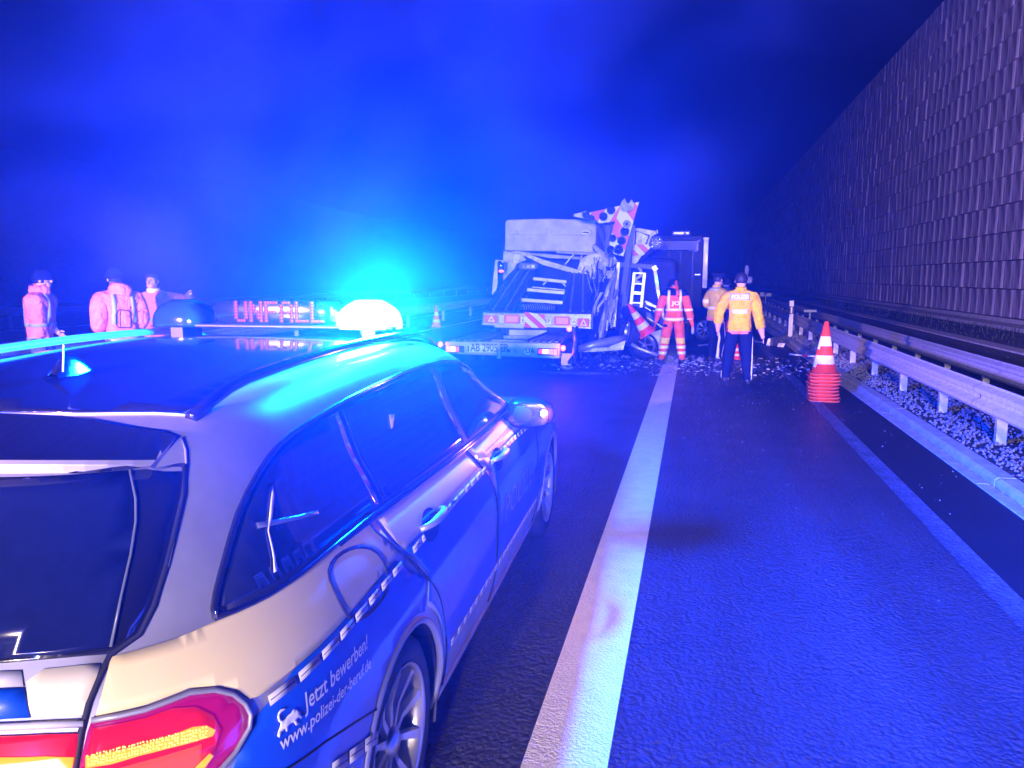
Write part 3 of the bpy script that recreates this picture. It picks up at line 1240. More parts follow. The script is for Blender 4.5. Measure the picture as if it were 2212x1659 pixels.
# reflective blocks on the tailgate
cream = [('p', 82, 1447), ('p', 216, 1428), ('p', 221, 1440), ('p', 200, 1520), ('p', 180, 1550), ('p', 108, 1553), ('p', 98, 1545)]
cream = [('p', 58, 1449), ('p', 214, 1433), ('p', 218, 1440), ('p', 190, 1530), ('p', 183, 1548), ('p', 75, 1551), ('p', 68, 1545)]
patch(cream, 'rear', 0.005, 'reflective_block', M['cream'], tg, step=0.05, smooth=1)
patch([('p', -90, 1452), ('p', 48, 1449), ('p', 52, 1484), ('p', -90, 1487)], 'rear', 0.005, 'reflective_block', M['foilwhite'], tg, step=0.05)
patch([('p', -90, 1490), ('p', 53, 1487), ('p', 66, 1550), ('p', -90, 1556)], 'rear', 0.005, 'side_foil', M['blue'], tg, step=0.05)
qcream = [('p', 243, 1424), ('p', 330, 1402), ('p', 452, 1350), ('p', 470, 1358), ('p', 560, 1310), ('p', 700, 1225), ('p', 700, 1270), ('p', 600, 1380), ('p', 545, 1505), ('p', 520, 1495), ('p', 460, 1478), ('p', 408, 1482), ('p', 312, 1518), ('p', 205, 1543)]
# spoiler: a wedge swept along the rear of the roof
sp = G()
prof_n = 4
prev = None
V, F = [], []
K = 36
for k in range(K + 1):
    w = -0.605 + 1.21 * k / K
    top, _ = drop((w, 1.4545 - 0.036 * (abs(w) / .615) ** 4), 'rear')
    if top.x > -0.605:
        top, _ = drop((-0.605, w), 'top')
    low, _ = drop((w, 1.335), 'rear')
    mid, _ = drop((w, 1.385), 'rear')
    bk = 0.055 * (1 - 0.6 * (abs(w) / .615) ** 6)
    e6 = (abs(w) / .615) ** 6
    zl = 1.413 - 0.030 * e6
    pr = [top + Vector((0.0, 0, 0.011)), Vector((mid.x + .004 - .012 * (1 - e6), w, zl)), Vector((mid.x - .004 - .012 * (1 - e6), w, zl - .008)), Vector((mid.x - .002 - .012 * (1 - e6), w, zl - .026)), Vector((mid.x + .05, w, zl - .034)) if False else low + Vector((0.03, 0, 0.045))]
    V += [cw(p.x, p.y, p.z) for p in pr]
for k in range(K):
    for i in range(4):
        F.append((k * 5 + i, k * 5 + i + 1, k * 5 + 6 + i, k * 5 + 5 + i))
F += [(0, 1, 2, 3, 4), tuple(K * 5 + i for i in (4, 3, 2, 1, 0))]
mesh('roof_spoiler', (V, F), [M['silver'], M['gloss']], tg, smooth=False, bevel=0.003, mi=[1 if i % 4 == 0 and i < K * 4 else 0 for i in range(len(F))])  # top faces black: their lack of light is put into the material
lb, _ = drop((0, 1.37), 'rear')
o = patch([(-0.13, 1.352), (0.13, 1.352), (0.13, 1.338), (-0.13, 1.338)], 'rear', 0.02, 'brake_light', M['lens_dark'], tg)
# gap between the roof and the spoiler
line_on([(-0.50, 0.585), (-0.535, 0.45), (-0.565, 0.3), (-0.58, 0.15), (-0.585, 0), (-0.58, -0.15), (-0.565, -0.3), (-0.535, -0.45), (-0.50, -0.585)], 'top', 0.001, 0.004, 'roof_edge', M['foilwhite'], car)
patch([(-0.50, 0.545), (-0.55, 0.3), (-0.565, 0), (-0.55, -0.3), (-0.50, -0.545), (1.25, -0.55), (1.35, 0), (1.25, 0.55)], 'top', 0.003, 'glass_roof', M['gloss'], car, step=0.08)

# tail lamps
tl_out = [('p', 199, 1556), ('p', 255, 1547), ('p', 312, 1534), ('p', 360, 1516), ('p', 408, 1497), ('p', 460, 1491), ('p', 500, 1500), ('p', 525, 1520), ('p', 537, 1543), ('p', 534, 1572), ('p', 503, 1625), ('p', 473, 1659), ('p', 430, 1700), ('p', 330, 1730), ('p', 160, 1760), ('p', 176, 1640), ('p', 190, 1580)]
lamp_r = patch(tl_out, 'corner', 0.006, 'tail_lamp', M['lens_dark'], car, True, step=0.03, thick=0.01)
line_on(tl_out[:13], 'corner', 0.008, 0.0055, 'lamp_rim', M['silver'], lamp_r[0], False)
tl_in = [('p', 203, 1572), ('p', 260, 1562), ('p', 318, 1549), ('p', 370, 1530), ('p', 420, 1527), ('p', 455, 1545), ('p', 472, 1575), ('p', 462, 1610), ('p', 440, 1659), ('p', 400, 1690), ('p', 300, 1712), ('p', 175, 1730), ('p', 186, 1640)]
patch(tl_in, 'corner', 0.011, 'lamp_lens', M['lens'], lamp_r, True, step=0.03, thick=0.004)
strip = [('p', 188, 1632), ('p', 260, 1618), ('p', 320, 1602), ('p', 370, 1586), ('p', 412, 1569), ('p', 440, 1566), ('p', 458, 1576), ('p', 452, 1588), ('p', 415, 1600), ('p', 360, 1614), ('p', 300, 1630), ('p', 240, 1648), ('p', 188, 1656)]
patch(strip, 'corner', 0.016, 'lit_strip', M['lamp_glow'], lamp_r, True, step=0.02, thick=0.003)
patch([('p', 210, 1668), ('p', 300, 1645), ('p', 380, 1622), ('p', 430, 1606), ('p', 428, 1640), ('p', 400, 1668), ('p', 300, 1690), ('p', 200, 1705)], 'corner', 0.014, 'lamp_bowl', M['lamp_glow2'], lamp_r, True, step=0.02, thick=0.003)
patch([('p', 445, 1625), ('p', 420, 1650), ('p', 400, 1672), ('p', 410, 1675), ('p', 432, 1658), ('p', 452, 1630)], 'corner', 0.018, 'lit_strip', M['lamp_glow'], lamp_r, True, step=0.02, thick=0.003)
# fine prisms inside the lit strip
pg = G()
for k in range(156):
    u = 194 + 250 * (k // 4) / 39 + random.uniform(-1.5, 1.5)
    v = 1640 - (u - 192) * 0.245 + (-10, -3.5, 3.5, 10)[k % 4] + random.uniform(-1.5, 1.5)
    h = hitpx(u, v)
    if h is not None:
        q, n = drop(flat(h, 'corner'), 'corner', 0.018)
        pg.add(rock(0.0026), Matrix.Translation(cw(q.x, q.y, q.z)))
M['prism'] = mat('lamp_prisms', (0.9, 0.6, 0.2), 0.2, emit=(1.0, 0.36, 0.02), estr=0.28)
stuff(pg.build('lamp_prism', M['prism'], lamp_r[0]))
tglens = mirror_poly([(0.0, 0.90), ('p', -60, 1597), ('p', 0, 1590), ('p', 90, 1586), ('p', 176, 1583), ('p', 160, 1659), ('p', 150, 1740), ('p', 0, 1760), (0.0, 0.80)])
tgl = [('p', -120, 1600), ('p', 0, 1590), ('p', 90, 1586), ('p', 174, 1584), ('p', 160, 1659), ('p', 152, 1740), ('p', 0, 1760), ('p', -120, 1770)]
t2 = patch(tgl, 'rear', 0.008, 'tailgate_lamp', M['lens'], tg, True, step=0.03, thick=0.006)
patch([('p', -110, 1645), ('p', 0, 1634), ('p', 100, 1632), ('p', 162, 1634), ('p', 158, 1659), ('p', 150, 1676), ('p', 0, 1680), ('p', -110, 1690)], 'rear', 0.013, 'lit_strip', M['lamp_glow'], t2, True, step=0.02, thick=0.003)
line_on([('p', -120, 1578), ('p', 0, 1570), ('p', 90, 1566), ('p', 182, 1562)], 'rear', 0.006, 0.007, 'trim_strip', M['foilwhite'], tg)

# door handles
for s, z, dr_ in ((0.27, 0.955, rd), (1.31, 0.935, fd)):
    for sgn, par in ((1, dr_[0]), (-1, dr_[1])):
        p, n = drop((s, z), 'side', 0.0)
        v, f = [], []
        # the bowl: a shallow dish proud of the door
        nn, mm = 20, 6
        for j in range(mm + 1):
            rr_ = j / mm
            for i in range(nn):
                a = 2 * PI * i / nn
                q, _ = drop((s + 0.088 * rr_ * math.cos(a), z + 0.05 * rr_ * math.sin(a)), 'side', 0.0105)
                v.append(cw(q.x, q.y * sgn, q.z))
        for j in range(mm):
            for i in range(nn):
                i2 = (i + 1) % nn
                f.append((j * nn + i, j * nn + i2, (j + 1) * nn + i2, (j + 1) * nn + i))
        mesh('handle_bowl', (v, f), M['gloss'], par, smooth=True)
        pts = []
        for k in range(13):
            x = -1 + 2 * k / 12
            q, _ = drop((s + 0.01 + x * 0.115, z + 0.016), 'side', 0.010 + 0.034 * (1 - x ** 4))
            pts.append(cw(q.x, q.y * sgn, q.z))
        mesh('door_handle', tube(pts, [0.010 + 0.006 * (1 - abs(-1 + 2 * k / 12)) for k in range(13)], 10), M['silver'], par, smooth=True)


# mirror: a rounded shell
def superbox(c, ex, ey, ez, a, b, d, n=2.6, nu=28, nv=16, taper=0.0):
    v, f = [], []
    sg = lambda x, p: math.copysign(abs(x) ** p, x)
    e = 2 / n
    for j in range(nv + 1):
        ph = -PI / 2 + PI * j / nv
        for i in range(nu):
            th = 2 * PI * i / nu
            x = sg(math.cos(ph), e) * sg(math.cos(th), e)
            y = sg(math.cos(ph), e) * sg(math.sin(th), e)
            z = sg(math.sin(ph), e)
            k = 1 - taper * x
            v.append(Vector(c) + Vector(ex) * a * x + Vector(ey) * b * y * k + Vector(ez) * d * z * k)
    for j in range(nv):
        for i in range(nu):
            i2 = (i + 1) % nu
            f.append((j * nu + i, j * nu + i2, (j + 1) * nu + i2, (j + 1) * nu + i))
    return v, f


M['mirror_shell'] = mat('mirror_shell', (0.006, 0.006, 0.008), 0.6, spec=0.25)
for sgn in (1, -1):
    mc = cw(1.80, 0.99 * sgn, 1.075)
    mir = mesh('wing_mirror', superbox(mc, CRT * sgn, CDIR, (0, 0, 1), 0.125, 0.07, 0.082, 2.7, taper=0.18), M['mirror_shell'], car, smooth=True)
    mesh('mirror_stalk', beam(cw(1.86, 0.80 * sgn, 1.04), cw(1.82, 0.93 * sgn, 1.045), 0.09, 0.035), M['gloss'], mir, bevel=0.01)
    mesh('mirror_glass', superbox(cw(1.738, 0.985 * sgn, 1.077), CRT * sgn, CDIR, (0, 0, 1), 0.108, 0.006, 0.066, 3, 20, 8), M['chrome'] if sgn < 0 else M['gloss'], mir, smooth=True)
    if sgn == 1:
        M['indicator'] = mat('lit_indicator', (1, .4, .1), 0.3, emit=(1.0, 0.42, 0.08), estr=5.0)
        pI = CO + ray(1174, 893) * ((cw(1.76, 0, 0).y) / ray(1174, 893).y)
        mesh('indicator', superbox(pI, CRT, CDIR, (0, 0, 1), 0.015, 0.014, 0.018, 2, 14, 8), M['indicator'], mir, smooth=True)
        lamp('indicator_light', 'POINT', pI + Vector((0.03, -0.03, 0)), 1.4, (1.0, 0.30, 0.06), 0.012)

# roof rails, fin, rod aerial
for sgn in (1, -1):
    pts = []
    for k in range(25):
        s = -0.52 + 1.95 * k / 24
        q, _ = drop((s, 0.585 * sgn), 'top', 0.0)
        e = min(1, min(k, 24 - k) / 2.5)
        pts.append(cw(q.x, q.y, q.z + 0.006 + 0.030 * e))
    rl = mesh('roof_rail', tube(pts, 0.016, 10), M['silver'] if sgn < 0 else M['gloss'], car, smooth=True)  # right rail's shaded look is painted in with black, left stays silver
fs, fw_ = -0.14, -0.05
q, _ = drop((fs, fw_), 'top')
v, f = [], []
for k in range(11):
    x = k / 10
    hgt = 0.062 * math.sin(min(1, x * 1.5) * PI / 2) * (1 - max(0, x - .75) * 3.2)
    for j in range(9):
        a = PI * j / 8
        v.append(cw(fs + 0.08 - 0.17 * x, fw_ + 0.024 * math.cos(a) * (1 - 0.5 * math.sin(a)) * (0.35 + x * .65), q.z + 0.001 + max(0.006, hgt) * math.sin(a)))
for k in range(10):
    for j in range(8):
        a = k * 9 + j
        f.append((a, a + 1, a + 10, a + 9))
mesh('roof_fin', (v, f), M['gloss'], car, smooth=True)
mesh('aerial', tube([on_z(136, 803, 1.53), on_z(136, 803, 1.53) + Vector((-0.01, 0.02, 0.07))], 0.0022, 6), M['foilwhite'], car)
# bonnet seam and headlamps, seen only from the side
patch(mirror_poly([(0.0, 1.44), (0.52, 1.42), (0.66, 1.10), (0.0, 1.13)], 'front'), 'front', 0.004, 'windscreen', M['glass'], car, step=0.08)
patch([(0.52, 0.72), (0.80, 0.70), (0.82, 0.60), (0.60, 0.58)], 'front', 0.006, 'headlamp', M['chrome'], car, True, step=0.05)
patch(mirror_poly([(0.0, 0.72), (0.38, 0.70), (0.34, 0.50), (0.0, 0.48)], 'front'), 'front', 0.006, 'grille', M['gap'], car, step=0.08)

M['letter'] = mat('white_foil_letters', (0.75, 0.75, 0.70), 0.5)
# lettering on the rear quarter
def text_on_side(s, p0, p1, hgt, name, m, parent, off=0.0065, bold=0.0, slant=0.0, italic=0.0):
    """p0 -> p1: baseline end points as (s, z) on the side; hgt cap height"""
    v, f, a, b = text_mesh(s, 1.0, bold)
    ys = max(p[1] for p in v if True)
    a0, a1 = Vector(p0), Vector(p1)
    ex = (a1 - a0)
    L = ex.length
    ex.normalize()
    ey = Vector((-ex.y, ex.x))
    W = []
    for p in v:
        q = a0 + ex * ((p[0] - a) / (b - a) * L) + ey * (p[1] / 0.7 * hgt)
        h, n = drop((q.x, q.y), 'side', off)
        W.append(cw(h.x, h.y, h.z))
    return mesh(name, (W, f), m, parent)


def px2(u, v):
    h = hitpx(u, v)
    return (h.x, h.z)


text_on_side('Jetzt bewerben!', px2(653, 1537), px2(789, 1400), 0.040, 'lettering', M['letter'], car, bold=0.008)
text_on_side('www.polizei-der-beruf.de', px2(601, 1622), px2(796, 1441), 0.030, 'lettering', M['letter'], car, bold=0.008)
text_on_side('POLIZEI', (1.42, 0.60), (2.22, 0.60), 0.13, 'lettering', M['dimglass'], fd[0], bold=0.0, off=0.0085)
# heraldic lion: pixel outline, walking lion with raised tail
lion = [(640, 1536), (634, 1530), (628, 1533), (624, 1540), (617, 1545), (612, 1552), (606, 1556), (601, 1552), (599, 1545), (603, 1538), (612, 1532), (611, 1529), (602, 1532), (596, 1540), (595, 1549), (597, 1558), (602, 1562), (600, 1570), (596, 1580), (595, 1590), (599, 1593), (602, 1584), (607, 1577), (611, 1572), (613, 1580), (617, 1578), (617, 1569), (622, 1562), (629, 1559), (634, 1566), (641, 1564), (641, 1561), (637, 1560), (635, 1554), (640, 1548), (645, 1552), (648, 1548), (643, 1543), (645, 1538)]
try:
    patch([('p', a, b) for a, b in lion], 'side', 0.0065, 'lion_emblem', M['letter'], car, step=0.012, thick=0.001)
except Exception as e:
    print('lion', e)

# ---- light bar
BS = 1.0
M['beacon'] = mat('lit_beacon', (0.3, 0.6, 1.0), 0.3)
nt = M['beacon'].node_tree
nt.nodes.clear()
mo = nt.nodes.new('ShaderNodeOutputMaterial')
em = nt.nodes.new('ShaderNodeEmission')
em.inputs[0].default_value = (0.30, 0.55, 1.0, 1)
em.inputs[1].default_value = 1.6
tr = nt.nodes.new('ShaderNodeBsdfTransparent')
ad = nt.nodes.new('ShaderNodeAddShader')
nt.links.new(em.outputs[0], ad.inputs[0])
nt.links.new(tr.outputs[0], ad.inputs[1])
nt.links.new(ad.outputs[0], mo.inputs['Surface'])
M['bluedome'] = mat('unlit_blue_dome', (0.01, 0.03, 0.25), 0.08, coat=1.0)
bar = thing('light_bar', 'blue light bar with red dotted accident sign on the roof of the police car', 'light bar', tuple(cw(BS, 0, 1.56)))
g = G()
g.add(beam(cw(BS, -0.56, 1.568), cw(BS, 0.56, 1.568), 0.16, 0.016))
g.build('bar_base', M['black'], bar, bevel=0.006)
for w in (-0.45, 0.45):
    qd, _ = drop((BS, w), 'top')
    mesh('bar_foot', beam(cw(BS, w, qd.z + .001), cw(BS, w, 1.561), 0.06, 0.14, up=(0, 1, 0)), M['black'], bar)
mesh('sign_case', superbox(cw(BS, 0.0, 1.625), CRT, CDIR, (0, 0, 1), 0.285, 0.08, 0.058, 5, 32, 12), M['gloss'], bar, smooth=True)
for w, m_ in ((0.425, M['beacon']), (-0.455, M['bluedome'])):
    prof = []
    hh = 0.118
    v, f = [], []
    nu = 28
    for j in range(11):
        t = j / 10
        k = (1 - t ** 3.2 * 0.62)
        for i in range(nu):
            a = 2 * PI * i / nu
            ca, sa = math.copysign(abs(math.cos(a)) ** .75, math.cos(a)), math.copysign(abs(math.sin(a)) ** .75, math.sin(a))
            v.append(cw(BS + 0.10 * sa * k, w + 0.138 * ca * k, 1.562 + hh * t))
    for j in range(10):
        for i in range(nu):
            i2 = (i + 1) % nu
            f.append((j * nu + i, j * nu + i2, (j + 1) * nu + i2, (j + 1) * nu + i))
    f.append(tuple(10 * nu + i for i in range(nu)))
    f.append(tuple(range(nu))[::-1])
    mesh('beacon_dome' if w > 0 else 'blue_dome', (v, f), m_, bar, smooth=True)
# dotted sign reading UNFALL
FONT = {'U': ['10001'] * 6 + ['01110'], 'N': ['10001', '11001', '11001', '10101', '10011', '10011', '10001'], 'F': ['11111', '10000', '10000', '11110', '10000', '10000', '10000'],
        'A': ['01110', '10001', '10001', '11111', '10001', '10001', '10001'], 'L': ['10000'] * 6 + ['11111']}
M['led'] = mat('led_dots', (.12, .01, .02), 0.5, spec=0.1, emit=(1.0, 0.10, 0.30), estr=0.20)
M['led_soft'] = mat('led_board', (0.04, 0.005, 0.015), 0.6, spec=0.1, emit=(0.9, 0.06, 0.36), estr=0.022)
gd, gs2 = G(), G()
WL, WR, ZTOP, ZBOT = -0.150, 0.262, 1.671, 1.594
txt = 'UNFALL'
ncol = len(txt) * 6 - 1
pit = (WR - WL) / ncol
for ci, ch in enumerate(txt):
    for r in range(7):
        for c in range(5):
            if FONT[ch][r][c] == '1':
                w = WL + (ci * 6 + c) * pit
                z = ZTOP - (ZTOP - ZBOT) * r / 6
                ctr = cw(BS - 0.083, w, z)
                gd.add(superbox(ctr, CRT, CDIR, (0, 0, 1), 0.0032, 0.003, 0.0036, 2, 8, 4))
                gs2.add(plate([ctr + CRT * a + Vector((0, 0, b)) + CDIR * 0.002 for a, b in ((-.011, -.008), (.007, -.008), (.007, .006), (-.011, .006))], 0.001))
stuff(gs2.build('lit_board', M['led_soft'], bar))
stuff(gd.build('led_dot', M['led'], bar))

# ================================================================== TRANSPORTER, TRAILER AND WRECK
def z1(a, b, Y):      # a point read off the photograph, placed at distance Y
    return on_y(938.5 + a * .2486, 412.4 + b * .2486, Y)


def z7(a, b, Y):
    return on_y(1208.7 + a * .2357, 426.6 + b * .2357, Y)


def z2(a, b, Y):
    return on_y(1386.5 + a * .225, 554.6 + b * .225, Y)


M['vanwhite'] = mat('transporter_white_paint', (0.62, 0.58, 0.60), 0.45, coat=0.2, var=0.22, vscale=2.2, detail=9, rvar=0.1)
M['crumple'] = mat('crumpled_white_sheet', (0.60, 0.57, 0.58), 0.4, metal=0.1, var=0.2, vscale=9, bump=0.6, bscale=9, bdist=0.03)
M['deck'] = mat('dark_ramp_steel', (0.03, 0.03, 0.033), 0.5, metal=0.4, var=0.3, vscale=9)
M['steel'] = mat('worn_steel', (0.30, 0.30, 0.31), 0.4, metal=0.6, var=0.3, vscale=11)
M['darkmetal'] = mat('dark_painted_metal', (0.010, 0.010, 0.012), 0.45, metal=0.2, var=0.3, vscale=6)
M['alu'] = mat('aluminium', (0.45, 0.45, 0.46), 0.4, metal=0.5, var=0.1)
M['red'] = mat('red_reflective', (0.75, 0.03, 0.03), 0.45)
M['orange'] = mat('orange_reflector_glow', (0.90, 0.32, 0.03), 0.4, emit=(1.0, 0.3, 0.02), estr=0.01)  # faint emission stands in for light returned by the reflector plates
M['signwhite'] = mat('white_reflective', (0.85, 0.83, 0.75), 0.45)
M['ink'] = mat('black_lettering', (0.01, 0.01, 0.012), 0.6)
M['truckblue'] = mat('dark_truck_body', (0.004, 0.004, 0.006), 0.7, var=0.2)
M['red_lit'] = mat('lit_red_marker', (0.9, 0.1, 0.1), 0.3, emit=(1.0, 0.10, 0.14), estr=0.7)
M['warm_lit'] = mat('lit_trailer_lamp', (1.0, 0.5, 0.1), 0.3, emit=(1.0, 0.55, 0.18), estr=0.30)
M['red_soft'] = mat('lit_red_lens', (0.8, 0.05, 0.1), 0.3, emit=(1.0, 0.06, 0.2), estr=0.14)
M['yellow'] = mat('yellow_lens', (0.85, 0.6, 0.05), 0.4, emit=(1.0, 0.5, 0.02), estr=0.03)


def quad(name, p, m, parent, thick=0.01, bevel=None):
    return mesh(name, plate(p, thick), m, parent, bevel=bevel)


def clip_half(poly, a, b, c):
    """keeps a x + b y <= c"""
    out = []
    n = len(poly)
    for i in range(n):
        p, q = poly[i], poly[(i + 1) % n]
        dp, dq = a * p[0] + b * p[1] - c, a * q[0] + b * q[1] - c
        if dp <= 0:
            out.append(p)
        if (dp <= 0) != (dq <= 0):
            t = dp / (dp - dq)
            out.append((p[0] + (q[0] - p[0]) * t, p[1] + (q[1] - p[1]) * t))
    return out


def striped(name, P, mA, mB, parent, width, ang, thick=0.02, phase=0.0, label=None):
    """flat board with diagonal bands, P a planar polygon in space"""
    P = [Vector(p) for p in P]
    o = P[0]
    ex = (P[1] - P[0]).normalized()
    nz = ex.cross(P[2] - P[0]).normalized()
    if nz.y > 0:
        nz = -nz
    ey = nz.cross(ex)
    poly = [((p - o).dot(ex), (p - o).dot(ey)) for p in P]
    b = mesh(name, plate([p - nz * thick * .6 for p in P], thick, nz), mA, parent, label=label)
    ca, sa = math.cos(R_(ang)), math.sin(R_(ang))
    ds = [p[0] * ca + p[1] * sa for p in poly]
    k = math.floor((min(ds) - phase) / (2 * width))
    while phase + k * 2 * width < max(ds):
        lo = phase + k * 2 * width
        q = clip_half(clip_half(poly, -ca, -sa, -lo), ca, sa, lo + width)
        if len(q) > 2:
            mesh('stripe', plate([o + ex * p[0] + ey * p[1] + nz * (thick * .0 + .001) for p in q], 0.004, nz), mB, b)
        k += 1
    return b


# ---------------- low trailer in front
TY = 13.4
trailer = thing('car_trailer', 'low two-track car trailer with lit tail lamps and a pale number plate board', 'trailer', tuple(z1(600, 1450, TY + 2) * Vector((1, 1, 0)) if False else (z1(600, 1450, TY + 1.5).x, TY + 1.5, 0)))
bL, bR = z1(92, 1305, TY), z1(1092, 1322, TY)
cL, cR = z1(96, 1412, TY), z1(1086, 1462, TY)
bumper = mesh('rear_beam', prism([(0, 0), (1, 0), (1, 1), (0, 1)], (0, 0, 0), (0, 0, 0), (0, 1, 0), bL, 0.1), M['alu'], trailer)
bumper.data.clear_geometry()
v = [p + Vector((0, d, 0)) for d in (0, 0.11) for p in (cL, cR, bR, bL)]
bumper.data.from_pydata([tuple(p - trailer.location) for p in v], [], [(0, 1, 2, 3), (7, 6, 5, 4), (0, 4, 5, 1), (1, 5, 6, 2), (2, 6, 7, 3), (3, 7, 4, 0)])
bb = bumper.modifiers.new('bevel', 'BEVEL')
bb.width = 0.02
bb.segments = 3
E_ = 0.012   # small pieces proud of the beam


def onbeam(a0, a1, b0, b1, name, m, par, off=E_, Y=TY, thick=0.02, round_=False, skew=0.017):
    if round_:
        c = z1((a0 + a1) / 2, (b0 + b1) / 2, Y - off)
        rx = (z1(a1, b0, Y) - z1(a0, b0, Y)).length / 2
        rz = (z1(a0, b1, Y) - z1(a0, b0, Y)).length / 2
        pts = [c + Vector((rx * math.cos(t * PI / 10), 0, rz * math.sin(t * PI / 10))) for t in range(20)]
    else:
        pts = [z1(a0, b1 + skew * a0 * 0, Y - off), z1(a1, b1 + (a1 - a0) * skew, Y - off), z1(a1, b0 + (a1 - a0) * skew, Y - off), z1(a0, b0, Y - off)]
    return quad(name, pts, m, par, thick, bevel=0.004)


la = onbeam(96, 258, 1345, 1402, 'lamp_housing', M['black'], trailer)
onbeam(102, 140, 1350, 1396, 'lit_lens', M['red_lit'], la, 0.03)
onbeam(142, 182, 1352, 1396, 'lit_lens', M['warm_lit'], la, 0.03)
onbeam(184, 212, 1354, 1396, 'lit_lens', M['red_soft'], la, 0.03)
lb_ = onbeam(896, 1072, 1366, 1428, 'lamp_housing', M['black'], trailer)
onbeam(904, 934, 1376, 1414, 'lens', M['red_soft'], lb_, 0.03)
onbeam(938, 990, 1376, 1416, 'lit_lens', M['warm_lit'], lb_, 0.03)
onbeam(994, 1034, 1374, 1424, 'lit_lens', M['yellow'], lb_, 0.03)
onbeam(1038, 1066, 1376, 1426, 'lit_lens', M['red_lit'], lb_, 0.03)
pl = onbeam(282, 538, 1340, 1400, 'number_plate', M['signwhite'], trailer, 0.016, thick=0.006)
onbeam(286, 300, 1343, 1397, 'country_band', M['blue'], pl, 0.022, thick=0.002)
mesh('plate_lettering', text_plate('AB 2905 EP', z1(312, 1393, TY - .024), z1(530, 1397, TY) - z1(312, 1393, TY), (0, 0, 1), 0.145, 0.70, 0.0, 0.01), M['ink'], pl)
for a, r, m_ in ((642, 16, 'black'), (705, 24, 'alu'), (705, 17, 'steel')):
    onbeam(a - r, a + r, 1388 - r, 1388 + r, 'round_reflector', M[m_], trailer, 0.014 + (24 - r) * .001, round_=True)
so = onbeam(778, 842, 1376, 1424, 'country_sticker', M['signwhite'], trailer, 0.013, round_=True, thick=0.004)
mesh('sticker_lettering', text_plate('UA', z1(792, 1410, TY - .018), (1, 0, 0), (0, 0, 1), 0.09, 0.17, 0, .01), M['ink'], so)
mesh('support_leg', tube([z1(562, 1385, TY - .03), z1(560, 1455, TY - .03)], 0.045, 12), M['alu'], trailer)
for a, b in ((52, 1333), (1118, 1366), (1172, 1198)):
    c = z1(a, b, TY - 0.02)
    mk = mesh('marker_lamp', superbox(c, (1, 0, 0), (0, 1, 0), (0, 0, 1), 0.045, 0.03, 0.05, 2.2, 14, 8), M['red_lit'], trailer, smooth=True)
    tgt = z1(min(max(a, 100), 1085), 1345, TY)
    mesh('marker_arm', tube([c + Vector((0, 0.02, 0)), tgt + Vector((0, .04, 0))], 0.015, 8), M['black'], mk)
    lamp('marker_light', 'POINT', c + Vector((0, -0.08, 0)), 0.35, (1.0, 0.16, 0.22), 0.03)
# tracks: ribbed runways on a frame
TZ = z1(600, 1310, TY).z - 0.01
xl0, xl1, xr0, xr1 = z1(120, 1300, TY).x, z1(430, 1300, TY).x, z1(800, 1310, TY).x, z1(1075, 1315, TY).x
for a, b in ((xl0, xl1 - .1), (xr0, xr1)):
    rw_ = mesh('runway', box(a, b, TY + 0.11, TY + 3.6, TZ - 0.06, TZ), M['deck'], trailer)
    n = 5
    for k in range(n):
        xx = a + (b - a) * (k + .5) / n
        mesh('runway_rib', box(xx - .02, xx + .02, TY + 0.13, TY + 3.55, TZ, TZ + 0.022), M['steel'], rw_)
    mesh('runway_edge', box(a - 0.03, a, TY + 0.11, TY + 3.6, TZ - .08, TZ + 0.05), M['deck'], rw_)
for yy in (TY + 0.9, TY + 1.9, TY + 2.8):
    mesh('cross_member', box(xl1 - .1, xr0, yy, yy + 0.09, TZ - 0.09, TZ - 0.03), M['steel'], trailer)
mesh('white_tray', prism([(xl1 - .02, TZ - .03), (xr0 - .02, TZ - .03), (xr0 - .02, TZ + .08), (xl1 - .02, TZ + .08)], (1, 0, 0), (0, 0, 1), (0, 1, 0), (0, TY + 2.05, 0), 0.04), M['vanwhite'], trailer)
for sx in (bL.x + 0.03, bR.x - 0.03):
    mesh('side_beam', box(sx - .04, sx + .04, TY + .11, TY + 4.2, TZ - 0.24, TZ - .07), M['deck'], trailer)
for sx, s_ in ((bL.x - 0.01, -1), (bR.x + .01, 1)):
    for yy in (TY + 1.6, TY + 2.45):
        make_wheel(Vector((sx + s_ * .02, yy, 0.29)), Vector((s_, 0, 0)), 1, 0.29, 0.18, 5, parent=trailer)
    mesh('mudguard', box(sx - .12, sx + .12, TY + 1.25, TY + 2.85, 0.60, 0.62), M['deck'], trailer, bevel=.01)
quad('mud_flap', [z1(1100, 1512, TY + .15), z1(1190, 1516, TY + .15), z1(1192, 1412, TY + .15), z1(1102, 1410, TY + .15)], M['vanwhite'], trailer, 0.015)

# hanging strap at the trailer's right corner
st = thing('tow_strap', 'pale strap hanging down from the upper ramp to the ground at the trailer corner', 'strap', tuple(on_z(1223, 792)))
sy = 13.3
mesh('webbing', tube([z1(1205, 1190, sy + .3), z1(1222, 1290, sy + .1), z1(1212, 1400, sy), z1(1180, 1480, sy - .1), on_z(1226, 791, .04)], [0.03, .03, .035, .04, .05], 8), M['steel'], st, smooth=True)
mesh('hook', superbox(on_z(1224, 793, .05), (1, 0, 0), (0, 1, 0), (0, 0, 1), 0.13, 0.05, 0.05, 2, 12, 8), M['alu'], st, smooth=True)
mesh('webbing', tube([z1(1236, 1180, sy + .4), z1(1240, 1330, sy + .2), z1(1225, 1440, sy + .1), z1(1218, 1500, sy)], 0.025, 8), M['darkmetal'], st, smooth=True)

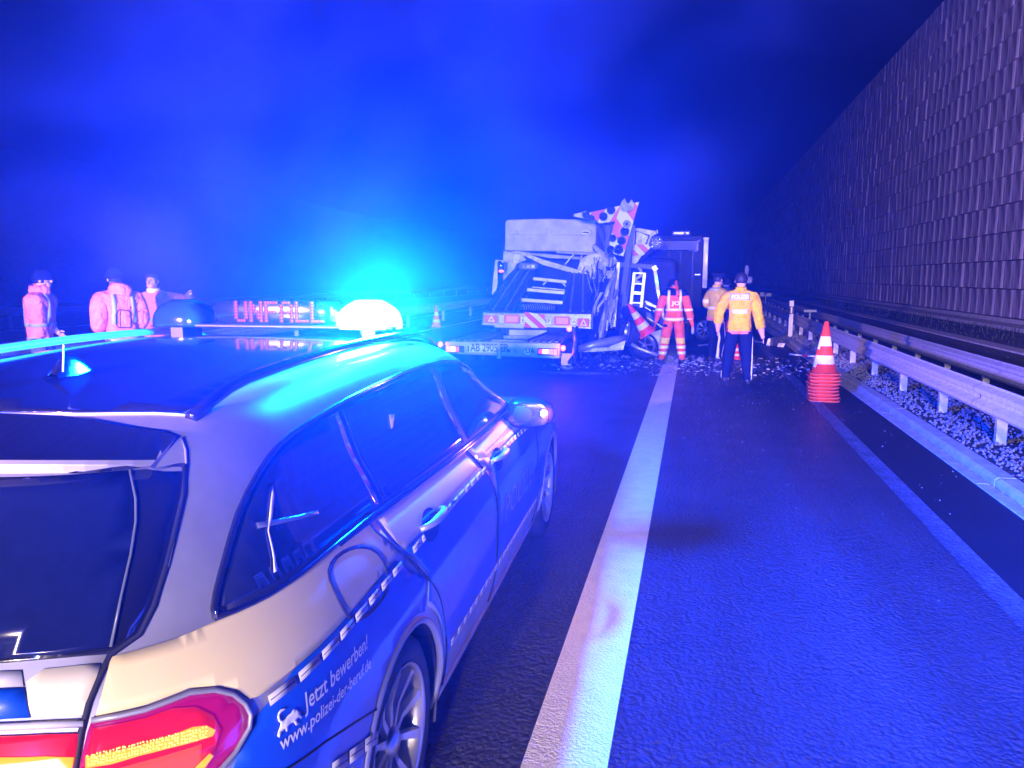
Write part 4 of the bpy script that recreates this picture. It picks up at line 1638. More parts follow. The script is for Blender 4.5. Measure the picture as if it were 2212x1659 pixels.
# ---------------- van-based transporter above it
VY = 15.3
VB = 18.4
van = thing('recovery_transporter', 'wrecked white transporter with a sloping ramp deck and torn rear cab wall', 'transporter', (z1(900, 1000, VY + 2).x, VY + 2, 0))
p = [z1(420, 1150, VY), z1(1362, 1190, VY), z1(1368, 1068, VY), z1(424, 1055, VY)]
bp_ = quad('rear_beam', p, M['steel'], van, 0.09, bevel=0.01)
quad('beam_edge', [z1(418, 1162, VY - .03), z1(1360, 1196, VY - .03), z1(1360, 1184, VY - .03), z1(418, 1148, VY - .03)], M['alu'], van, 0.1)
quad('beam_cap', [z1(1362, 1200, VY - .02), z1(1380, 1200, VY - .02), z1(1382, 1060, VY - .02), z1(1364, 1056, VY - .02)], M['darkmetal'], van, 0.12)
quad('beam_panel', [z1(560, 1150, VY - .055), z1(604, 1150, VY - .055), z1(604, 1080, VY - .055), z1(560, 1080, VY - .055)], M['vanwhite'], van, 0.01)
VE = VY - 0.062
for a0, a1, b0, b1 in ((440, 545, 1080, 1142), (1244, 1342, 1106, 1178)):
    q = quad('lamp_housing', [z1(a0, b1, VE), z1(a1, b1 + 4, VE), z1(a1, b0 + 4, VE), z1(a0, b0, VE)], M['red_soft'] if False else M['red'], van, 0.03, bevel=.004)
    cx = (a0 + a1) / 2 + 2
    tri = [(cx - 32, b1 - 6), (cx + 32, b1 - 6), (cx, b0 + 4)]
    t1 = quad('reflector_triangle', [z1(a, b, VE - .02) for a, b in tri], M['signwhite'], q, 0.006)
    tri = [(cx - 16, b1 - 15), (cx + 16, b1 - 15), (cx, b0 + 24)]
    quad('triangle_centre', [z1(a, b, VE - .026) for a, b in tri], M['red'], t1, 0.004)
for a0, a1, b0, b1 in ((606, 742, 1076, 1148), (1042, 1178, 1090, 1166)):
    q = quad('marking_plate', [z1(a0, b1, VE), z1(a1, b1 + 3, VE), z1(a1, b0 + 3, VE), z1(a0, b0, VE)], M['red'], van, 0.012)
    quad('plate_centre', [z1(a0 + 16, b1 - 12, VE - .01), z1(a1 - 16, b1 - 9, VE - .01), z1(a1 - 16, b0 + 13, VE - .01), z1(a0 + 16, b0 + 11, VE - .01)], M['orange'], q, 0.006)
q = quad('number_plate', [z1(750, 1156, VE + .01), z1(1014, 1160, VE + .01), z1(1014, 1104, VE + .01), z1(750, 1098, VE + .01)], M['signwhite'], van, 0.012)
mesh('plate_lettering', text_plate('KF', z1(962, 1146, VE - .002), (1, 0, 0), (0, 0, 1), 0.085, 0.10, 0, .01), M['ink'], q)
mesh('plate_lettering', text_plate('E', z1(762, 1146, VE - .002), (1, 0, 0), (0, 0, 1), 0.085, 0.045, 0, .01), M['ink'], q)
c = z1(1208, 1138, VE)
q = quad('country_sticker', [c + Vector((.062 * math.cos(t * PI / 9), 0, .058 * math.sin(t * PI / 9))) for t in range(18)], M['signwhite'], van, 0.008)
mesh('sticker_lettering', text_plate('UA', z1(1192, 1146, VE - .008), (1, 0, 0), (0, 0, 1), 0.045, 0.085, 0, .01), M['ink'], q)
striped('warning_board', [z1(786, 1188, VE - .03), z1(970, 1192, VE - .05), z1(954, 1078, VE - .05), z1(784, 1050, VE - .03)], M['signwhite'], M['red'], van, 0.095, 50, 0.012)
# sloping deck
DL0, DR0 = z1(424, 1052, VY), z1(1370, 1064, VY)
DL1, DR1 = z1(722, 650, VB), z1(1345, 700, VB)


def deckpt(a, b, lift=0.0):
    """a across 0..1, b along 0..1"""
    p = (DL0.lerp(DR0, a)).lerp(DL1.lerp(DR1, a), b)
    return p + Vector((0, 0, lift))


for a0, a1 in ((0.0, 0.30), (0.72, 1.0)):
    t_ = quad('deck_runway', [deckpt(a0, 0), deckpt(a1, 0), deckpt(a1, 1), deckpt(a0, 1)], M['deck'], van, 0.05)
    for k in range(5):
        aa = a0 + (a1 - a0) * (k + .5) / 5
        mesh('runway_rib', beam(deckpt(aa, 0.01, .035), deckpt(aa, 0.98, .035), 0.04, 0.03), M['steel'] if k % 2 else M['deck'], t_)
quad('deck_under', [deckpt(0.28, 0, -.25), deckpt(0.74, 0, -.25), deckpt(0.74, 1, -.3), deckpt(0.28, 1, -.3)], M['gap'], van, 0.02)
for (a0, b0, a1, b1, th, Y) in ((860, 762, 1240, 800, .06, 17.5), (796, 857, 1208, 893, .06, 16.8), (746, 945, 1174, 975, .06, 16.1), (524, 1172, 780, 1182, .05, 15.4)):
    mesh('cross_bar', beam(z1(a0, b0, Y), z1(a1, b1, Y), 0.08, th * 1.25), M['alu'], van, bevel=.006)
for (a0, b0, a1, b1, Y) in ((942, 816, 985, 780, 17.3), (1108, 795, 1160, 848, 17.3), (750, 945, 745, 1000, 16.0), (955, 970, 955, 1002, 16.0), (1210, 550, 1135, 640, 18.1), (850, 835, 1200, 868, 16.9)):
    mesh('brace', beam(z1(a0, b0, Y), z1(a1, b1, Y), 0.03, 0.03), M['steel'], van)
wn_ = mesh('winch', superbox(z1(855, 1010, 15.9), (1, 0, 0), (0, 1, 0), (0, 0, 1), 0.55, 0.12, 0.09, 3.5, 24, 8), M['darkmetal'], van, smooth=True)
for k in range(14):
    mesh('cable_turn', tube([z1(770 + k * 20, 985, 15.77), z1(784 + k * 20, 1010, 15.74), z1(776 + k * 20, 1035, 15.77)], 0.012, 6), M['steel'], wn_)
wb = mesh('winch_box', superbox(z1(815, 655, 18.0), (1, 0, 0), (0, 1, 0), (0, 0, 1), 0.24, 0.1, 0.09, 4, 20, 8), M['steel'], van, smooth=True)
for k in range(4):
    mesh('valve', lathe([(0.001, 0), (0.02, 0), (0.02, .02), (.001, .02)], 10, Matrix.Translation(z1(755 + k * 40, 655, 17.88)) @ Matrix.Rotation(PI / 2, 4, 'X')), M['black'], wb)
# cab rear wall (a deep box) and torn lower part
CYB = 18.6
cab = [z1(612, 268, CYB), z1(632, 250, CYB), z1(830, 243, CYB), z1(1005, 240, CYB), z1(1200, 246, CYB), z1(1395, 252, CYB), z1(1410, 270, CYB), z1(1398, 540, CYB), z1(1040, 526, CYB), z1(735, 522, CYB), z1(606, 516, CYB), z1(612, 430, CYB)]
v = [p for p in cab] + [p + Vector((0.05, 2.1, 0.03)) for p in cab]
n = len(cab)
f = [tuple(range(n)), tuple(range(2 * n - 1, n - 1, -1))] + [(i, i + n, (i + 1) % n + n, (i + 1) % n) for i in range(n)]
cabo = mesh('cab_roof_box', (v, f), M['vanwhite'], van, bevel=0.03, angle=25)
def emboss(pts, name, m, Y=CYB - 0.012, r=0.012):
    mesh(name, tube([z1(a, b, Y) for a, b in pts], r, 6, False), m, cabo, smooth=True)
emboss([(650, 345), (652, 380), (965, 380), (974, 362), (972, 330)], 'pressed_panel', M['vanwhite'])
emboss([(1015, 345), (1018, 380), (1350, 388), (1366, 375), (1366, 340)], 'pressed_panel', M['vanwhite'])
quad('vent', [z1(652, 376, CYB - .02), z1(735, 378, CYB - .02), z1(722, 342, CYB - .02), z1(656, 342, CYB - .02)], M['alu'], cabo, 0.03, bevel=.006)
quad('vent_frame', [z1(1278, 378, CYB - .02), z1(1350, 382, CYB - .02), z1(1348, 344, CYB - .02), z1(1280, 342, CYB - .02)], M['alu'], cabo, 0.02, bevel=.006)
quad('vent', [z1(1288, 368, CYB - .035), z1(1342, 371, CYB - .035), z1(1342, 355, CYB - .035), z1(1288, 352, CYB - .035)], M['black'], cabo, 0.02)
quad('cab_interior', [z1(612, 760, CYB + 1.2), z1(1395, 760, CYB + 1.2), z1(1395, 540, CYB + 1.2), z1(612, 500, CYB + 1.2)], M['gap'], van, 0.02)


def crump(name, pts, m, parent, thick=0.02, amp=0.04, seed=1, step=0.12):
    """a bent sheet: filled polygon displaced along its normal by folds"""
    P = [Vector(p) for p in pts]
    o = P[0]
    ex = (P[1] - P[0]).normalized()
    nz = ex.cross(P[2] - P[0]).normalized()
    ey = nz.cross(ex)
    poly = [((p - o).dot(ex), (p - o).dot(ey)) for p in P]
    v2, f = fill2d(poly, step)
    rr = random.Random(seed)
    ks = [(rr.uniform(-9, 9), rr.uniform(-9, 9), rr.uniform(0, 6)) for _ in range(5)]
    V = []
    for x, y in v2:
        h = sum(abs(math.sin(a * x + b * y + c)) - 0.6 for a, b, c in ks) / 5 * amp * 2.2
        V.append(o + ex * x + ey * y + nz * h)
    return mesh(name, (V, f), m, parent, solid=thick)


crump('wall_pillar', [z1(a, b, CYB - .05) for a, b in ((600, 520), (640, 528), (735, 525), (760, 545), (800, 600), (716, 632), (690, 680), (640, 730), (596, 785))], M['crumple'], van, seed=3, amp=.02)
# the torn window frame: slanting band, right jamb, top band
crump('torn_frame', [z1(a, b, CYB - .35 - b * 0.0002) for a, b in ((640, 530), (740, 545), (940, 640), (1250, 725), (1388, 762), (1380, 728), (1258, 690), (950, 598), (760, 530))], M['crumple'], van, seed=5, amp=.02, thick=.05, step=.08)
crump('torn_frame', [z1(a, b, CYB - .4) for a, b in ((935, 640), (1245, 728), (1382, 768), (1474, 745), (1560, 750), (1500, 700), (1480, 640), (1440, 540), (1440, 570), (1390, 752), (1250, 692), (948, 604))], M['crumple'], van, seed=8, amp=.05, step=.09)
crump('torn_frame', [z1(a, b, CYB - .3) for a, b in ((1240, 690), (1385, 745), (1440, 560), (1400, 540), (1330, 560), (1280, 590))], M['crumple'], van, seed=9, amp=.03, step=.08)
for pts, r in (([(1060, 530), (1280, 545), (1400, 548)], .03), ([(740, 530), (1000, 575), (1280, 590)], .025), ([(860, 545), (1270, 580)], .02), ([(1280, 560), (1268, 640), (1250, 688)], .03), ([(1300, 575), (1390, 600), (1425, 570)], .02)):
    mesh('frame_tube', tube([z1(a, b, CYB - .25) for a, b in pts], r, 8), M['vanwhite'], van, smooth=True)
crump('torn_sheet', [z1(a, b, CYB - .5) for a, b in ((1372, 480), (1400, 470), (1470, 530), (1560, 560), (1592, 610), (1540, 660), (1480, 655), (1450, 600))], M['crumple'], van, seed=12, amp=.10, step=.07)
crump('torn_sheet', [z1(a, b, CYB - .55) for a, b in ((1395, 760), (1470, 700), (1500, 715), (1580, 740), (1530, 830), (1500, 800), (1470, 750))], M['crumple'], van, seed=13, amp=.09, step=.07)
mesh('hinge', beam(z1(1375, 500, CYB - .3), z1(1425, 495, CYB - .3), .05, .12), M['black'], van)
mesh('hinge', beam(z1(1390, 465, CYB - .35), z1(1400, 520, CYB - .35), .06, .06), M['black'], van)
# left wing with a lamp
crump('wing_panel', [z1(a, b, 17.2) for a, b in ((530, 598), (600, 603), (598, 625), (560, 630), (548, 660), (548, 800), (540, 860), (498, 905), (512, 760))], M['crumple'], van, seed=15, amp=.02, step=.08)
mesh('wing_lamp', superbox(z1(576, 650, 17.25), (1, 0, 0), (0, 1, 0), (0, 0, 1), 0.09, .08, .16, 2.4, 16, 10), M['gloss'], van, smooth=True)
mesh('lamp_lens', superbox(z1(580, 697, 17.15), (1, 0, 0), (0, 1, 0), (0, 0, 1), 0.06, .03, .025, 2.4, 12, 8), M['red_lit'], van, smooth=True)
# chassis, rear wheels of the van
mesh('chassis', box(z1(560, 1100, VY).x, z1(1250, 1100, VY).x, VY + .2, VB + 1.5, 0.55, 0.75), M['gap'], van)
for xx, s_ in ((z1(470, 1100, VY).x, -1), (z1(1340, 1100, VY).x, 1)):
    make_wheel(Vector((xx, VY + 1.9, 0.34)), Vector((s_, 0, 0)), 1, 0.34, 0.22, 6, parent=van)

# ---------------- wrecked arrow-board trailer
WYY = 16.9
board = thing('arrow_board', 'smashed red and white arrow board with round black lamps leaning over the wreck', 'warning board', (z1(1600, 900, WYY).x, WYY, 0))
pA = [z1(1340, 190, WYY), z1(1430, 282, WYY), z1(1580, 262, WYY), z1(1622, 190, WYY), z1(1610, 128, WYY)]
striped('board_panel', pA, M['signwhite'], M['red'], board, 0.22, 12, 0.04, phase=0.05)
pB = [z1(1640, 568, WYY - .1), z1(1778, 95, WYY - .1), z1(1715, 108, WYY - .1), z1(1622, 130, WYY - .1), z1(1556, 300, WYY - .1), z1(1520, 460, WYY - .1), z1(1556, 545, WYY - .1)]
striped('board_panel', pB, M['signwhite'], M['red'], board, 0.25, -38, 0.04, phase=0.1)
crump('bent_end', [z1(a, b, WYY + .05) for a, b in ((1212, 200), (1300, 182), (1345, 190), (1400, 262), (1360, 245), (1300, 240), (1210, 222))], M['crumple'], board, seed=20, amp=.05, step=.06)
for a, b, r, mm in ((1315, 206, 30, 'gloss'), (1362, 236, 26, 'gloss'), (1465, 222, 34, 'gloss'), (1536, 166, 34, 'gloss'), (1652, 352, 38, 'gloss'), (1625, 432, 36, 'gloss'), (1600, 510, 40, 'gloss'), (1530, 512, 34, 'gloss'), (1548, 412, 30, 'gloss'), (1672, 288, 34, 'steel')):
    c = z1(a, b, WYY - .17)
    R3 = r * .2486 / 1660 * WYY
    MM = Matrix.Translation(c) @ Matrix.Rotation(R_(90), 4, 'X') @ Matrix.Rotation(R_(random.uniform(-18, 18)), 4, 'Y')
    lo = mesh('warning_lamp', lathe([(0.001, -.02), (R3 * .6, -.005), (R3 * .85, .02), (R3 * 1.0, .045), (R3 * 1.04, .03), (R3, -.03), (.001, -.04)], 24, MM), M['gloss'] if mm == 'gloss' else M['alu'], board, smooth=True)
    mesh('lamp_visor', lathe([(R3 * .25, .03), (R3 * .3, .05), (R3 * .05, .055), (.001, .05)], 12, MM), M['darkmetal'], lo, smooth=True)
crump('torn_reflector', [z1(a, b, WYY - .25) for a, b in ((1612, 150), (1625, 95), (1650, 62), (1668, 105), (1690, 108), (1712, 72), (1736, 110), (1730, 150), (1690, 182), (1640, 178))], M['crumple'], board, seed=23, amp=.08, step=.05)
mesh('board_mast', beam(z1(1720, 300, WYY + .1), z1(1640, 900, WYY + .1), 0.12, 0.12), M['darkmetal'], board)
mesh('board_mast', beam(z1(1520, 300, WYY + .15), z1(1500, 560, WYY + .15), 0.25, 0.10), M['darkmetal'], board)
for pts in (((1480, 300), (1530, 480)), ((1545, 290), (1505, 400)), ((1440, 330), (1490, 500)), ((1420, 300), (1460, 420))):
    mesh('bent_strut', beam(z1(*pts[0], WYY + .2), z1(*pts[1], WYY + .1), 0.06, 0.05), M['steel'], board)

# ---------------- wrecked work vehicle behind: panel, striped board, light, frame, ladder
WK = 18.0
work = thing('safety_trailer', 'crushed safety trailer frame with ladder, round lamp and small striped board', 'safety trailer', (z1(1800, 1000, WK).x, WK, 0))
crump('side_panel', [z1(a, b, WK) for a, b in ((1742, 330), (1760, 322), (1925, 350), (1930, 372), (1890, 395), (1862, 470), (1800, 580), (1745, 640), (1712, 640), (1722, 480))], M['crumple'], work, seed=31, amp=.03, step=.1)
mesh('panel_frame', tube([z1(a, b, WK - .08) for a, b in ((1742, 500), (1748, 345), (1866, 388), (1835, 470), (1810, 560), (1770, 620), (1740, 645))], 0.018, 8), M['gap'], work, smooth=True)
mesh('panel_hook', tube([z1(a, b, WK - .1) for a, b in ((1918, 352), (1935, 342), (1940, 362), (1928, 376))], 0.02, 8), M['alu'], work, smooth=True)
striped('warning_board', [z1(1718, 560, WK - .12), z1(1818, 560, WK - .12), z1(1882, 490, WK - .12), z1(1850, 465, WK - .12), z1(1740, 465, WK - .12)], M['signwhite'], M['red'], work, 0.115, 45, 0.02)
q = quad('lettered_plate', [z1(1664, 518, WK - .1), z1(1700, 522, WK - .1), z1(1704, 470, WK - .1), z1(1668, 468, WK - .1)], M['signwhite'], work, 0.012)
mesh('plate_lettering', text_plate('ist', z1(1667, 508, WK - .125), (1, 0, 0), (0, 0, 1), 0.085, 0.09, 0, .02), M['ink'], q)
c = z1(1926, 450, WK - .4)
R3 = 58 * .2486 / 1660 * (WK - .4)
MM = Matrix.Translation(c) @ Matrix.Rotation(R_(90), 4, 'X')
rl = mesh('round_lamp', lathe([(0.001, 0.03), (R3 * .9, .02), (R3, .0), (R3 * 1.0, -.05), (R3 * .5, -.10), (.001, -.1)], 32, MM), M['steel'], work, smooth=True)
M['lampcell'] = mat('lamp_reflector_cell', (0.75, 0.70, 0.75), 0.12, metal=0.9)
for k in range(9):
    a, b = (k % 3 - 1) * R3 * .52, (k // 3 - 1) * R3 * .52
    mesh('lamp_cell', superbox(c + Vector((a, -.035, b)), (1, 0, 0), (0, 1, 0), (0, 0, 1), R3 * .23, .02, R3 * .23, 2, 12, 6), M['lampcell'], rl, smooth=True)
mesh('lamp_arm', tube([c + Vector((0, .1, -.05)), z1(1800, 600, WK - .2)], 0.05, 10), M['darkmetal'], work)
mesh('crash_block', superbox(z1(1760, 900, WK + .7), (1, 0, 0), (0, 1, 0), (0, 0, 1), 0.95, .5, .85, 12, 32, 16), M['truckblue'], work)
for a, b, c2, d, w_, m_, Y in ((1600, 640, 1930, 665, .10, 'darkmetal', 17.2), (1600, 620, 1560, 1180, .07, 'steel', 17.1), (1915, 672, 1940, 860, .07, 'vanwhite', 17.2), (1940, 860, 1988, 1085, .06, 'alu', 17.2), (1690, 640, 1640, 1100, .12, 'darkmetal', 17.4), (1985, 1085, 2010, 1180, .04, 'steel', 17.1),
                                (1830, 960, 1985, 1040, .05, 'steel', 17.2), (1700, 985, 1990, 1010, .06, 'darkmetal', 17.5), (1905, 655, 1925, 690, .1, 'alu', 17.15)):
    mesh('frame_bar', beam(z1(a, b, Y), z1(c2, d, Y), w_, w_), M[m_], work)
lad = thing('ladder', 'small pale aluminium ladder hanging upright in the middle of the wreck', 'ladder', tuple(z1(1755, 1000, 16.8)))
LY = 16.8
for p_ in (((1737, 708), (1708, 985)), ((1826, 712), (1796, 1012))):
    mesh('rail', beam(z1(*p_[0], LY), z1(*p_[1], LY), 0.035, 0.06), M['alu'], lad)
for a, b, c2, d in ((1737, 714, 1826, 716), (1728, 806, 1818, 808), (1720, 878, 1808, 882), (1718, 893, 1806, 897), (1710, 970, 1798, 974)):
    mesh('rung', beam(z1(a, b, LY), z1(c2, d, LY), 0.03, 0.03), M['alu'], lad)
mesh('bent_bracket', tube([z1(a, b, LY + .1) for a, b in ((1772, 668), (1795, 690), (1790, 740), (1755, 760), (1752, 790), (1790, 796))], 0.035, 8), M['vanwhite'], work, smooth=True)
# twisted strips between van and trailer
tw = thing('twisted_metal', 'twisted metal strips and torn cables standing between the van and the wheels', 'wreckage', (z1(1520, 1200, 16).x, 16, 0))
rr = random.Random(5)
for k in range(34):
    a = rr.uniform(1430, 1590)
    b0 = rr.uniform(640, 950)
    b1 = rr.uniform(1050, 1280)
    Y = rr.uniform(15.9, 17.0)
    a1 = a - rr.uniform(10, 130)
    pts = []
    for j in range(5):
        t = j / 4
        pts.append(z1(a + (a1 - a) * t + rr.uniform(-14, 14), b0 + (b1 - b0) * t, Y + rr.uniform(-.1, .1)))
    if k % 3:
        mesh('strip', tube(pts, rr.uniform(.008, .025), 5), M[rr.choice(['steel', 'vanwhite', 'deck', 'alu', 'steel'])], tw)
    else:
        g = G()
        w = rr.uniform(.03, .09)
        V = []
        for j, p_ in enumerate(pts):
            an = rr.uniform(-.6, .6)
            V += [p_ + Vector((w * math.cos(an), w * math.sin(an), 0)), p_ - Vector((w * math.cos(an), w * math.sin(an), 0))]
        mesh('strip', (V, [(2 * j, 2 * j + 1, 2 * j + 3, 2 * j + 2) for j in range(4)]), M[rr.choice(['crumple', 'steel', 'deck'])], tw, solid=0.006)
for k, pts in enumerate((((1460, 790), (1450, 900), (1400, 1050), (1330, 1250)), ((1500, 760), (1480, 900), (1420, 1100), (1390, 1240)))):
    g = G()
    Y = 16.1
    V = []
    for a, b in pts:
        V += [z1(a - 26, b, Y), z1(a + 26, b, Y + .15)]
    mesh('torn_sheet', (V, [(2 * j, 2 * j + 1, 2 * j + 3, 2 * j + 2) for j in range(3)]), M['deck'], tw, solid=.01)
rr = random.Random(11)
for k in range(16):
    a, b = rr.uniform(1300, 1600), rr.uniform(560, 760)
    a2, b2 = a + rr.uniform(-160, 120), b + rr.uniform(120, 420)
    Y = rr.uniform(16.2, 18.0)
    sag = rr.uniform(20, 90)
    mesh('hanging_cable', tube([z1(a + (a2 - a) * t, b + (b2 - b) * t + sag * math.sin(PI * t), Y) for t in (0, .25, .5, .75, 1)], rr.uniform(.006, .012), 5), M['black'] if k % 2 else M['steel'], tw, smooth=True)
# loose axle, wheels
ax = thing('broken_axle', 'pale broken axle beam lying on the asphalt with one wheel still on it', 'axle', tuple(on_z(1320, 745)))
mesh('axle_beam', tube([z1(1245, 1375, 15.2), z1(1400, 1335, 15.3), z1(1560, 1300, 15.5), z1(1655, 1275, 15.7)], [.07, .085, .09, .06], 10), M['alu'], ax, smooth=True)
crump('torn_sheet', [z1(a, b, 15.25) for a, b in ((1240, 1380), (1330, 1370), (1500, 1360), (1660, 1300), (1640, 1380), (1500, 1392), (1300, 1402))], M['crumple'], ax, seed=41, amp=.06, step=.07)
make_wheel(z1(1672, 1225, 15.9), Vector((-0.93, -0.33, 0.15)), 1, 0.30, 0.21, 5, parent=ax)
mesh('bent_pipe', tube([z1(a, b, 15.5) for a, b in ((1710, 1330), (1780, 1370), (1860, 1400), (1940, 1428))], 0.035, 8), M['alu'], ax, smooth=True)
w2 = thing('loose_wheel', 'torn-off wheel with black tyre lying on its side beside the fallen cone', 'wheel', tuple(on_z(1400, 748)))
make_wheel(z1(1835, 1330, 15.9), Vector((0.45, -0.75, 0.5)), 1, 0.30, 0.22, 5, parent=w2)
w3 = thing('loose_wheel', 'torn-off wheel lying beyond the orange worker and the cap officer', 'wheel', tuple(on_z(1520, 740)))
make_wheel(z2(600, 690, 18.6), Vector((-0.35, -0.93, 0.35)), 1, 0.27, 0.2, 8, parent=w3)

# ---------------- dark truck on the right of the wreck
KY = 21.0
truck = thing('dark_truck', 'dark truck standing crosswise behind the wreck with a pale corner post', 'truck', (z7(1150, 800, KY).x, KY + 2, 0))
xa, xb = z7(520, 500, KY).x, z7(1315, 500, KY).x
zt_, zb_ = z7(1000, 350, KY).z, 0.95
mesh('cargo_box', box(xa, xb, KY, KY + 5.5, zb_, zt_), M['truckblue'], truck, bevel=0.03)
mesh('corner_post', box(z7(1318, 500, KY).x, z7(1362, 500, KY).x, KY - .08, KY + .1, z7(1340, 830, KY).z, z7(1340, 366, KY).z), M['vanwhite'], truck, bevel=0.015)
mesh('post_cap', box(z7(1312, 500, KY).x, z7(1366, 500, KY).x, KY - .12, KY + .1, z7(1340, 385, KY).z, z7(1340, 372, KY).z), M['vanwhite'], truck)
mesh('roof_unit', box(z7(1030, 300, KY).x, z7(1200, 300, KY).x, KY + .1, KY + 1.1, zt_ + .001, z7(1100, 302, KY).z), M['steel'], truck, bevel=0.04)
mesh('tail_lift', box(z7(880, 300, KY).x, z7(1290, 300, KY).x, KY - .16, KY - .02, z7(1000, 490, KY).z, z7(1000, 395, KY).z), M['darkmetal'], truck, bevel=0.02)
mesh('lift_frame', tube([z7(a, b, KY - .19) for a, b in ((1180, 490), (1262, 490), (1262, 402), (1285, 400), (1280, 386))], 0.022, 8), M['steel'], truck, smooth=True)
for k in range(7):
    mesh('door_bar', box(z7(560 + k * 110, 500, KY).x, z7(566 + k * 110, 500, KY).x, KY - .03, KY, zb_ + .1, zt_ - .1), M['darkmetal'], truck)
for a, b in ((1380, 466), (1378, 512), (1148, 330), (860, 530), (980, 640), (1064, 668)):
    if a < 1300:
        mesh('bolt_head', superbox(z7(a, b, KY - .04), (1, 0, 0), (0, 1, 0), (0, 0, 1), .03, .02, .03, 2, 8, 6), M['alu'], truck)
mesh('chassis_frame', box(xa + .4, xb - .3, KY, KY + 7.5, 0.55, 0.94), M['darkmetal'], truck)
mesh('driver_cab', box(xa + .1, xb - .1, KY + 5.7, KY + 7.6, 0.6, 2.9), M['truckblue'], truck, bevel=0.1)
mesh('step_bar', beam(z7(1240, 705, KY - .2), z7(1290, 707, KY - .2), .04, .03), M['alu'], truck)
for yy in (KY + 1.2, KY + 6.6):
    for xx, s_ in ((xa + .12, -1), (xb - .12, 1)):
        make_wheel(Vector((xx, yy, 0.48)), Vector((s_, 0, 0)), 1, 0.48, 0.28, 8, parent=truck)
wreckbox = thing('crushed_body', 'crushed dark vehicle body under the ladder behind the fallen cone', 'wreckage', (z1(1850, 1150, 17.8).x, 17.6, 0))
crump('crushed_panel', [z1(a, b, 17.3) for a, b in ((1640, 1000), (1990, 1010), (2060, 1150), (2060, 1290), (1900, 1330), (1700, 1330), (1600, 1280), (1590, 1100))], M['truckblue'], wreckbox, seed=51, amp=.16, step=.12)
crump('crushed_panel', [z1(a, b, 17.0) for a, b in ((1840, 1050), (2000, 1120), (2080, 1270), (2070, 1290), (1960, 1200), (1830, 1110))], M['darkmetal'], wreckbox, seed=52, amp=.1, step=.1)
for (a, b, c2, d) in ((1840, 980, 1900, 1005), (1830, 1010, 1880, 1040), (1900, 1040, 1930, 1050), (1850, 1100, 1990, 1190)):
    mesh('trim_strip', beam(z1(a, b, 16.95), z1(c2, d, 16.95), .03, .02), M['steel'], wreckbox)
crump('torn_sheet', [z1(a, b, 16.4) for a, b in ((1880, 1230), (1990, 1200), (2010, 1300), (1980, 1390), (1900, 1340))], M['crumple'], wreckbox, seed=53, amp=.1, step=.07)

# ================================================================== CONES
M['cone_red'] = mat('cone_red', (0.90, 0.06, 0.012), 0.45, spec=0.06, var=0.1)
M['cone_band'] = mat('cone_band', (0.85, 0.76, 0.60), 0.4, spec=0.06, var=0.1, vscale=20)
M['cone_base'] = mat('cone_base_orange', (0.85, 0.12, 0.04), 0.5, spec=0.06, var=0.12)


def make_cone(label, loc, H=0.75, B=0.42, group=None):
    t = thing('traffic_cone', label, 'traffic cone', loc, group)
    L = Vector(loc)
    b = B / 2
    ch = 0.06
    poly = [(-b + ch, -b), (b - ch, -b), (b, -b + ch), (b, b - ch), (b - ch, b), (-b + ch, b), (-b, b - ch), (-b, -b + ch)]
    mesh('base', prism(poly, (1, 0, 0), (0, 1, 0), (0, 0, 1), L, 0.022), M['cone_base'], t, bevel=0.006)
    r0, r1 = B * .40, 0.028
    rz = lambda z: r0 + (r1 - r0) * ((z - .022) / (H - .022))
    MT = Matrix.Translation(L)
    zs = [0.022, 0.17 * H + .02, 0.36 * H, 0.54 * H, 0.72 * H, H]
    for k in range(5):
        band = k in (1, 3)
        a, c = zs[k], zs[k + 1]
        e = 0.0015 if band else 0
        pr = [(rz(a) + e, a), (rz(c) + e, c)]
        if k == 0:
            pr = [(rz(a) + .012, a), (rz(a + .02) + .002, a + .02), (rz(c), c)]
        if k == 4:
            pr += [(r1 * .8, H + .004), (0.012, H + .002), (0.012, H - .03)]
        mesh('reflective_band' if band else 'cone_body', lathe(pr, 28, MT), M['cone_band'] if band else M['cone_red'], t, smooth=True)
    return t


cs = on_z(1781, 869)
cs.y += 0.2
NCO = 9
top = make_cone('topmost red and white cone of the tall stack beside the right kerb', (cs.x, cs.y, 0), group='cones stacked beside the kerb')
names = ['lowest cone of the stack, its orange base flat on the asphalt', 'second cone from the ground in the stack beside the kerb', 'third cone from the ground in the stack beside the kerb', 'fourth cone from the ground in the stack beside the kerb', 'middle cone of the stack, fifth from the ground', 'sixth cone from the ground in the stack beside the kerb', 'seventh cone from the ground in the stack beside the kerb', 'second cone from the top of the stack beside the kerb']
for k in range(NCO - 1):
    c = dup(top, (cs.x + random.uniform(-.012, .012), cs.y + random.uniform(-.01, .01), 0.049 * k), (0, 0, R_(random.uniform(-5, 5))), names[k])
top.location.z = 0.049 * (NCO - 1)
lc = on_z(943, 706)
dup(top, (lc.x, lc.y, 0), (0, 0, 0.3), 'lone distant cone left of the trailer beside the median rail')
for c in SC.objects:
    pass
fallen = make_cone('fallen battered cone leaning tip-up over the loose wheel in the wreck', tuple(z1(1850, 1235, 15.7)), H=0.72, B=0.36)
fallen.rotation_euler = (R_(14), R_(-33), R_(0))
sc_ = on_z(1590, 776)
sm = make_cone('small cone standing between the legs of the yellow jacket officer, beyond him', (sc_.x, sc_.y, 0), H=0.34, B=0.20)
o_ = SC.objects

